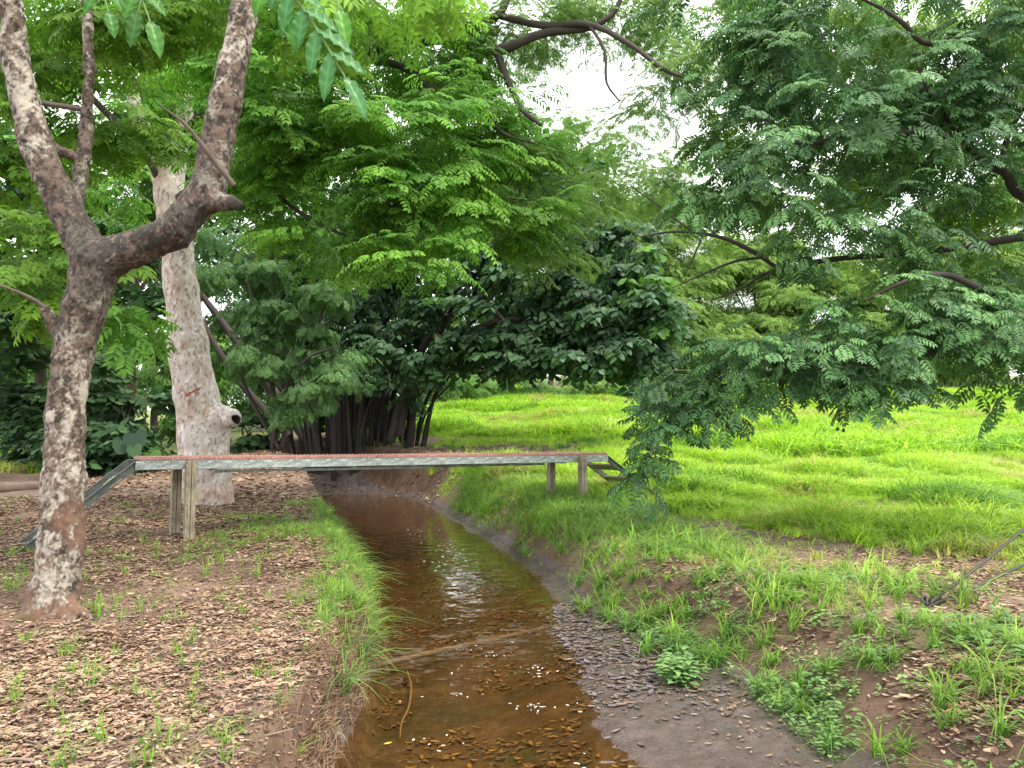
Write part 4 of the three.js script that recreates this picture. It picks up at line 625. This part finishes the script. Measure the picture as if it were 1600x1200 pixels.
  for (const [u, v, k, s, m, lb] of [[575, 960, 0, 1, 0, 'arching grass tuft on the left bank, at the end of the fringe'], [580, 1020, 1, .8, 0, 'arching grass tuft on the left bank above the pale strip in the water'], [560, 1105, 1, .85, 0, 'arching grass tuft hanging over the water at bottom left'], [545, 1085, 0, .7, 1, 'yellowish grass tuft on the edge of the left bank, lowest of the fringe']]) { const d = 2019 / (v + 25 - 685), x = xl(d) - .1; clump(x, d, k, s, m, lb); }
  for (const [u, v, k, s, m, lb] of [[1010, 960, 1, .9, 1, 'arching grass clump at the top of the slope over the wet debris'], [1120, 1040, 1, .7, 0, 'arching grass clump on the bare slope left of the weeds'], [1180, 1075, 0, .6, 1, 'grass clump hanging on the lower bare slope'], [1240, 1010, 0, .6, 2, 'bright grass clump on the litter above the weeds'], [1460, 1060, 1, .5, 1, 'grass clump among the weeds below the guy wires'], [1250, 1120, 0, .55, 0, 'low grass clump at the toe of the weedy slope'], [850, 860, 1, .8, 1, 'arching grass clump over the mossy water edge'], [905, 915, 1, .8, 0, 'arching grass clump at the upper end of the wet debris'], [985, 985, 1, 1, 1, 'large arching grass clump on the right bank beside the wet debris'], [1060, 1000, 1, .9, 0, 'arching grass clump on the right bank above the small broadleaf weeds'], [935, 945, 0, .9, 0, 'grass clump leaning over the water on the right bank'], [880, 890, 0, .9, 1, 'grass clump on the right bank nearest the mossy water edge'], [1300, 1165, 1, .55, 1, 'strap leaved grass clump at the foot of the right bank, bottom edge'], [1370, 1180, 1, .6, 2, 'strap leaved grass clump at the bottom right, left of the pair'], [1540, 1170, 1, .7, 2, 'strap leaved grass clump in the bottom right corner'], [1380, 1120, 0, .5, 1, 'small upright grass clump among the broadleaf weeds'], [1090, 990, 0, .7, 0, 'grass clump above the bare earth of the right bank'], [1170, 880, 0, .7, 2, 'bright tuft on the litter right of the bare earth'], [930, 800, 0, .9, 2, 'bright tuft in front of the right bridge post'], [1000, 780, 0, 1, 2, 'bright dense tuft beside the right ramp'], [820, 830, 0, .9, 1, 'grass clump on the bank below the right posts'], [1430, 870, 0, 1.1, 2, 'pale bladed tuft at the lower edge of the field']]) { const [x, d] = pix(u, v); clump(x, d, k, s, m, lb); }
  for (const [u, v, s, lb] of [[105, 1025, 0.8, 'below the forked trunk'], [155, 960, 1, 'right of the forked trunk base, its tallest neighbour'], [298, 1095, 0.6, 'middle of the left foreground'], [275, 1025, 0.7, 'on open litter, right of the forked trunk'], [180, 1030, 0.6, 'on open litter just below right of the forked trunk'], [155, 1160, 0.8, 'near the bottom left, upright and pale'], [235, 1190, 0.7, 'cut by the bottom edge left of centre'], [400, 1060, 0.6, 'left of the dry bank edge, first of two'], [425, 1055, 0.6, 'left of the dry bank edge, second of two'], [430, 1170, 0.7, 'nearest the bottom of the cut bank'], [305, 1060, 0.5, 'smallest, on open litter'], [25, 920, 0.9, 'left of the forked trunk base'], [110, 865, 0.8, 'between the forked trunk and the left ramp'], [245, 860, 0.8, 'left of the near bridge post'], [222, 850, 0.8, 'further left of the near bridge post'], [500, 1000, 0.5, 'close to the end of the bank grass'], [450, 935, 0.7, 'below the grass patch by the bank'], [400, 900, 0.8, 'right in the patch before the bridge post'], [345, 880, 0.8, 'in front of the near bridge post'], [320, 900, 0.9, 'in front of the near bridge post, lower'], [20, 1100, 0.7, 'at the left edge of the frame']]) { const [x, d] = pix(u, v); clump(x, d, 2, s, 2, 'small grass tuft in litter, ' + lb, 'lone tufts on the left bank'); }
  // broadleaf weeds on the right bank
  const wg = new Geo(), wq = rng(8); for (let i = 0; i < 9; i++) { const a = wq() * 6.28, h = .04 + .12 * wq(), l = .03 + .05 * wq(), o = V(Math.cos(a) * l, h, Math.sin(a) * l), b = .75 + .5 * wq(); leaflet(wg, o, V(Math.cos(a), .1, Math.sin(a)).normalize(), V(-Math.cos(a) * .3, 1, -Math.sin(a) * .3).normalize(), .045 + .03 * wq(), .045, [b, b, b], .1); const c = [.5, .5, .4], i0 = wg.v(0, 0, 0, c), i1 = wg.v(o.x, o.y, o.z, c), i2 = wg.v(o.x + .003, o.y, o.z + .002, c); wg.t(i0, i1, i2); }
  const Wd = new Inst(), wc = pal([.13, .27, .06], [.24, .42, .12], .22);
  for (let i = 0; i < 9000; i++) { const d = 2.7 + 4.9 * q(), e = -.04 + 1.9 * Math.pow(q(), 1.15), x = xm(d) + e, n = fbm(x * 1.9, d * 1.9, 50, 3); if (nearWire(x, d) || q() > (.1 + .9 * sstep(.38, .6, n)) * sstep(7.6, 5.4, d) * sstep(1.9, .9, e) * .42) continue; put(Wd, q, x, d, .3 + .65 * q() * q(), wc(q), -.01, .3); }
  { const Sl = new Inst(); for (let i = 0; i < 900; i++) { const d = 2.8 + 5.2 * q(), x = xm(d) + .02 + 1.3 * q(), n = fbm(x * 2.6, d * 2.6, 57, 2); if (n < .52 || nearWire(x, d) || q() > .45) continue; put(Sl, q, x, d, .4 + .5 * q() * q(), bank(q)); } Object.assign(Sl.build('slope_grass', G1[0], grassM, scene).userData, { label: 'strappy grass growing among the weeds on the right bank slope', category: 'grass' }); }
  for (let i = 0; i < 300; i++) { const [x, d] = pix(1060 + gauss(q) * 22, 1065 + gauss(q) * 18); if (x < xm(d) - .35) continue; put(Wd, q, x, d, .5 + .5 * q(), wc(q)); if (i > 60) break; }
  Object.assign(Wd.build('broadleaf_weeds', wg.build(), leafMat({ clearcoat: .2 }), scene).userData, { label: 'small broadleaf weeds covering the right bank near the bottom edge', category: 'weeds' });
  // leaf litter
  const lg = []; for (let k = 0; k < 3; k++) { const g = new Geo(), lq = rng(200 + k), c = [1, 1, 1], N = 5, cu = .25 + .3 * lq(), tw = gauss(lq) * .5; for (let j = 0; j <= N; j++) { const s = j / N, hw = .2 * Math.pow(Math.sin(Math.PI * (.04 + .92 * s)), .8), y = cu * (s - .5) * (s - .5) * 1.2; for (const e of [-1, 0, 1]) { const b = e ? 1 : .8; g.v(s - .5, y + Math.abs(e) * hw * .5 + e * tw * (s - .5) * .25, e * hw, [b, b, b]); } } for (let j = 0; j < N; j++) for (let e = 0; e < 2; e++) g.q(j * 3 + e, j * 3 + e + 1, j * 3 + e + 4, j * 3 + e + 3); lg.push(g.build()); }
  const lm = std({ vertexColors: true, roughness: .85, side: THREE.DoubleSide }), Li = lg.map(() => new Inst());
  const tones = [[.34, .22, .15], [.38, .265, .185], [.28, .17, .11], [.22, .12, .078], [.42, .31, .225], [.34, .25, .15], [.16, .095, .065]];
  const leaf = (I, x, d, s, dark = 1, dy = .008) => { const c = tones[Math.floor(q() * tones.length)], m = (.7 + .55 * q()) * dark; put(I, q, x, d, s * (.45 + .6 * q() + .9 * q() ** 6), [c[0] * m, c[1] * m, c[2] * m], dy, .3); };
  for (let i = 0; i < 170000; i++) { const d = 2.7 + 12 * Math.pow(q(), 1.4), x = lerp(-d * .74 - .4, xl(d) - .12, q()); if (q() < sstep(13, 14.6, d) || q() > .12 + .88 * sstep(.28, .56, fbm(x * 1.1, d * 1.1, 61, 3))) continue; leaf(Li[i % 3], x, d, .034 + .02 * sstep(4, 12, d)); }
  for (let i = 0; i < 46000; i++) { const d = 3.2 + 11 * Math.pow(q(), 1.2), x = lerp(xm(d) + .35, d * .74 + .4, q()), n = fbm(x * 1.3, d * 1.3, 63, 3); if (q() < grassAt(x, d) * .8 || q() > .08 + .92 * sstep(.3, .6, n) || x - xm(d) < .75 * q()) continue; leaf(Li[i % 3], x, d, .048); }
  for (let i = 0; i < 9000; i++) { const d = 13 + 12 * q(), x = lerp(-d * .6, 3, q()); if (x > xl(d) && d < 22.6 && (x < xm(d) || d < 19.5)) continue; leaf(Li[i % 3], x, d, .11, 1); }
  Li.forEach((I, k) => Object.assign(I.build(numbered('leaf_litter'), lg[k], lm, scene).userData, { label: 'dry tan and pinkish fallen leaves strewn over the banks', category: 'leaf litter', group: 'leaf litter' }));
  // crumbs of bark and soil on both banks and the mud
  const cg = new THREE.IcosahedronGeometry(.5, 0); { const p = cg.attributes.position, cq = rng(4); const f = new Map(); for (let k = 0; k < p.count; k++) { const key = [p.getX(k), p.getY(k), p.getZ(k)].map(a => a.toFixed(3)).join(); if (!f.has(key)) f.set(key, .6 + .6 * cq()); const m = f.get(key); p.setXYZ(k, p.getX(k) * m, p.getY(k) * m * .5, p.getZ(k) * m); } cg.computeVertexNormals(); }
  const Cr = new Inst(); for (let k = 0; k < 52000; k++) { const d = 2.7 + 8 * Math.pow(q(), 1.5), L = q() < .5, x = L ? lerp(-d * .74 - .3, xl(d) + .05, Math.pow(q(), .7)) : lerp(xwr(d) + .02, d * .74 + .4, Math.pow(q(), 1.4)); const mud = !L && x < xm(d) + .2, s = (mud ? .008 : .014) * (.4 + 1.4 * q() * q()), c = mixc([.05, .03, .022], [.2, .125, .09], q() * q()); if (!L && q() < grassAt(x, d) * .7) continue; put(Cr, q, x, d, s, c, s * .1, .4); }
  Object.assign(Cr.build('soil_crumbs', cg, std({ roughness: .95 }), scene).userData, { label: 'small crumbs of soil and bark scattered over both banks', category: 'soil crumbs' });
  const Tw = new Inst(), tg = limb([[V(-.5, 0, 0), .02], [V(-.15, .03, .05), .022], [V(.2, .0, -.03), .018], [V(.5, .02, .04), .01]], () => [1, 1, 1], 5, .1, .12);
  for (let k = 0; k < 1500; k++) { const d = 2.8 + 9 * Math.pow(q(), 1.4), L = q() < .65, x = L ? lerp(-d * .74, xl(d) - .1, q()) : lerp(xm(d) + .1, d * .74, q()); if (!L && q() < grassAt(x, d)) continue; const c = mixc([.06, .042, .032], [.24, .18, .135], q()); put(Tw, q, x, d, .06 + .22 * q() * q(), c, .012, .12); }
  Object.assign(Tw.build('fallen_twigs', tg, std({ vertexColors: true, roughness: .9 }), scene).userData, { label: 'small dry twigs lying in the leaf litter of both banks', category: 'twigs' });
  // dry straw and rootlets hanging on the cut edge of the left bank
  const Dr = new Inst(); for (let k = 0; k < 1500; k++) { const d = 2.9 + 4.2 * Math.pow(q(), 1.3), x = xl(d) + .06 - .4 * q() * q(), y = ground(x, d); if (y < YW + .03) continue; const c = mixc([.26, .19, .12], [.12, .075, .05], q()), a = gauss(q) * .9; Dr.add(frame(V(x, y, -d), V(Math.sin(a) , 0, Math.cos(a)), V(.9 + .3 * q(), .25 + .5 * q() - .6 * q(), gauss(q) * .5).normalize(), .45 + .6 * q()), c); }
  Object.assign(Dr.build('dry_straw', tuft({ n: 9, h: .16, w: .005, lean: 1.3, spread: .04, seed: 111, N: 5, drop: .9 }), std({ vertexColors: true, roughness: .9, side: THREE.DoubleSide }), scene).userData, { label: 'dry straw and rootlets hanging on the cut left bank', category: 'straw' });
  // sunken leaves on the bed, wet debris on the mud
  const Su = new Inst(), We = new Inst(), wet = std({ vertexColors: true, roughness: .14, side: THREE.DoubleSide });
  for (let i = 0; i < 4200; i++) { const d = 3.2 + 9 * Math.pow(q(), 1.3), x = lerp(xl(d), xwr(d) - .02, q()); const n = fbm(x * 2, d * 2, 71, 3); if (n < .44) continue; const c = [[.19, .11, .045], [.13, .085, .04], [.24, .155, .06], [.09, .065, .035]][Math.floor(q() * 4)], m = .7 + .5 * q(); put(Su, q, x, d, .05 * (.6 + .7 * q()), [c[0] * m, c[1] * m, c[2] * m], .006, .15); }
  Object.assign(Su.build('sunken_leaves', lg[0], std({ vertexColors: true, roughness: .8, side: THREE.DoubleSide }), scene).userData, { label: 'brown sunken leaves lying on the stream bed', category: 'leaves' });
  for (let i = 0; i < 5200; i++) { const d = 4.3 + 3.6 * q(), x = lerp(xwr(d) - .1, xm(d) + .12, q()), n = fbm(x * 3, d * 3, 91, 3); if (q() > sstep(4.5, 5.6, d) * (.35 + .65 * sstep(.35, .55, n)) + .03) continue; const c = [[.13, .11, .115], [.17, .14, .14], [.08, .065, .06], [.19, .125, .09], [.11, .075, .055]][Math.floor(q() * 5)]; put(We, q, x, d, .022 + .05 * q() * q() + .06 * q() ** 6, c, .002, .13); }
  for (let i = 0; i < 150; i++) { const d = 3.4 + 1.6 * q(), x = lerp(xwr(d), xm(d), .3 + .7 * Math.sqrt(q())); const c = tones[Math.floor(q() * 7)]; put(We, q, x, d, .035 * (.5 + q()), [c[0] * .7, c[1] * .7, c[2] * .7], .006, .2); }
  Object.assign(We.build('wet_leaf_debris', lg[0], wet, scene).userData, { label: 'glistening wet leaf debris on the mud at the water edge', category: 'leaves' });
  // petals afloat
  const Pe = new Inst(); const flo = (u, v, su, sv, n) => { for (let i = 0; i < n; i++) { const uu = u + gauss(q) * su, vv = v + gauss(q) * sv, d = (EYE - YW) * F / (vv - 685), x = (uu - 800) / F * d; if (x > xwr(d) || x < xl(d)) continue; const a = q() * 6.28, b = .6 + .3 * q(); Pe.add(frame(V(x, YW + .003, -d), V(Math.cos(a), 0, Math.sin(a)), UP, (.014 + .016 * q()) * (d > 9 ? 2 : 1)), [b, b, b * .96]); } };
  flo(840, 1040, 25, 15, 14); flo(838, 1095, 22, 8, 16); flo(900, 1090, 15, 10, 4); flo(760, 1010, 60, 20, 12); flo(680, 1150, 40, 15, 7); flo(700, 850, 25, 22, 26); flo(655, 830, 15, 15, 10); flo(690, 880, 30, 15, 10); flo(900, 1170, 15, 12, 4); flo(720, 1060, 90, 40, 14);
  Object.assign(Pe.build('floating_petals', lg[2], std({ vertexColors: true, roughness: .6, side: THREE.DoubleSide }), scene).userData, { label: 'small white petals floating on the stream', category: 'petals' });
  // sunken pole, stick and yellow leaf
  const bedPt = (u, v, dy) => { const d = (EYE - YW + .08) * F / (v - 685), x = (u - 800) / F * d; return V(x, Math.max(ground(x, d), YW - .14) + dy, -d); };
  const flat = (u, v) => { const y = YW - .05, d = (EYE - y) * F / (v - 685); return V((u - 800) / F * d, y, -d); };
  const st = thing('sunken_stick', 'thin bent stick lying in the shallow water near the left bank', 'stick'); part('wood', limb([[bedPt(640, 1032, .02), .009], [bedPt(646, 1055, .03), .009], [bedPt(643, 1085, .03), .008], [bedPt(632, 1110, .03), .007], [bedPt(630, 1128, .02), .004]], () => [.22, .15, .08], 6, .1, .03), barkM(), st);
  const sp = thing('sunken_pole', 'straight grey pole lying across the stream just under the water', 'pole'); part('wood', limb([[flat(560, 1038), .024], [flat(680, 1011), .024], [flat(780, 990), .022], [flat(862, 972), .018]], (x, y, z) => { const m = .7 + .5 * noise(x * 15, y * 20, z * 30); return [.15 * m, .125 * m, .1 * m]; }, 8, .1, .06), barkM(), sp);
  const yl = part('yellow_leaf', lg[2].clone(), std({ color: new THREE.Color(.5, .4, .03), vertexColors: true, roughness: .6, side: THREE.DoubleSide }), scene); yl.userData = { label: 'small yellow leaf floating at the bottom left of the stream', category: 'leaf' }; { const d = (EYE - YW) * F / (1148 - 685); yl.position.set((612 - 800) / F * d, YW + .004, -d); yl.scale.setScalar(.05); yl.rotation.y = .6; }
}
console.log('built');
renderer.render(scene, camera);
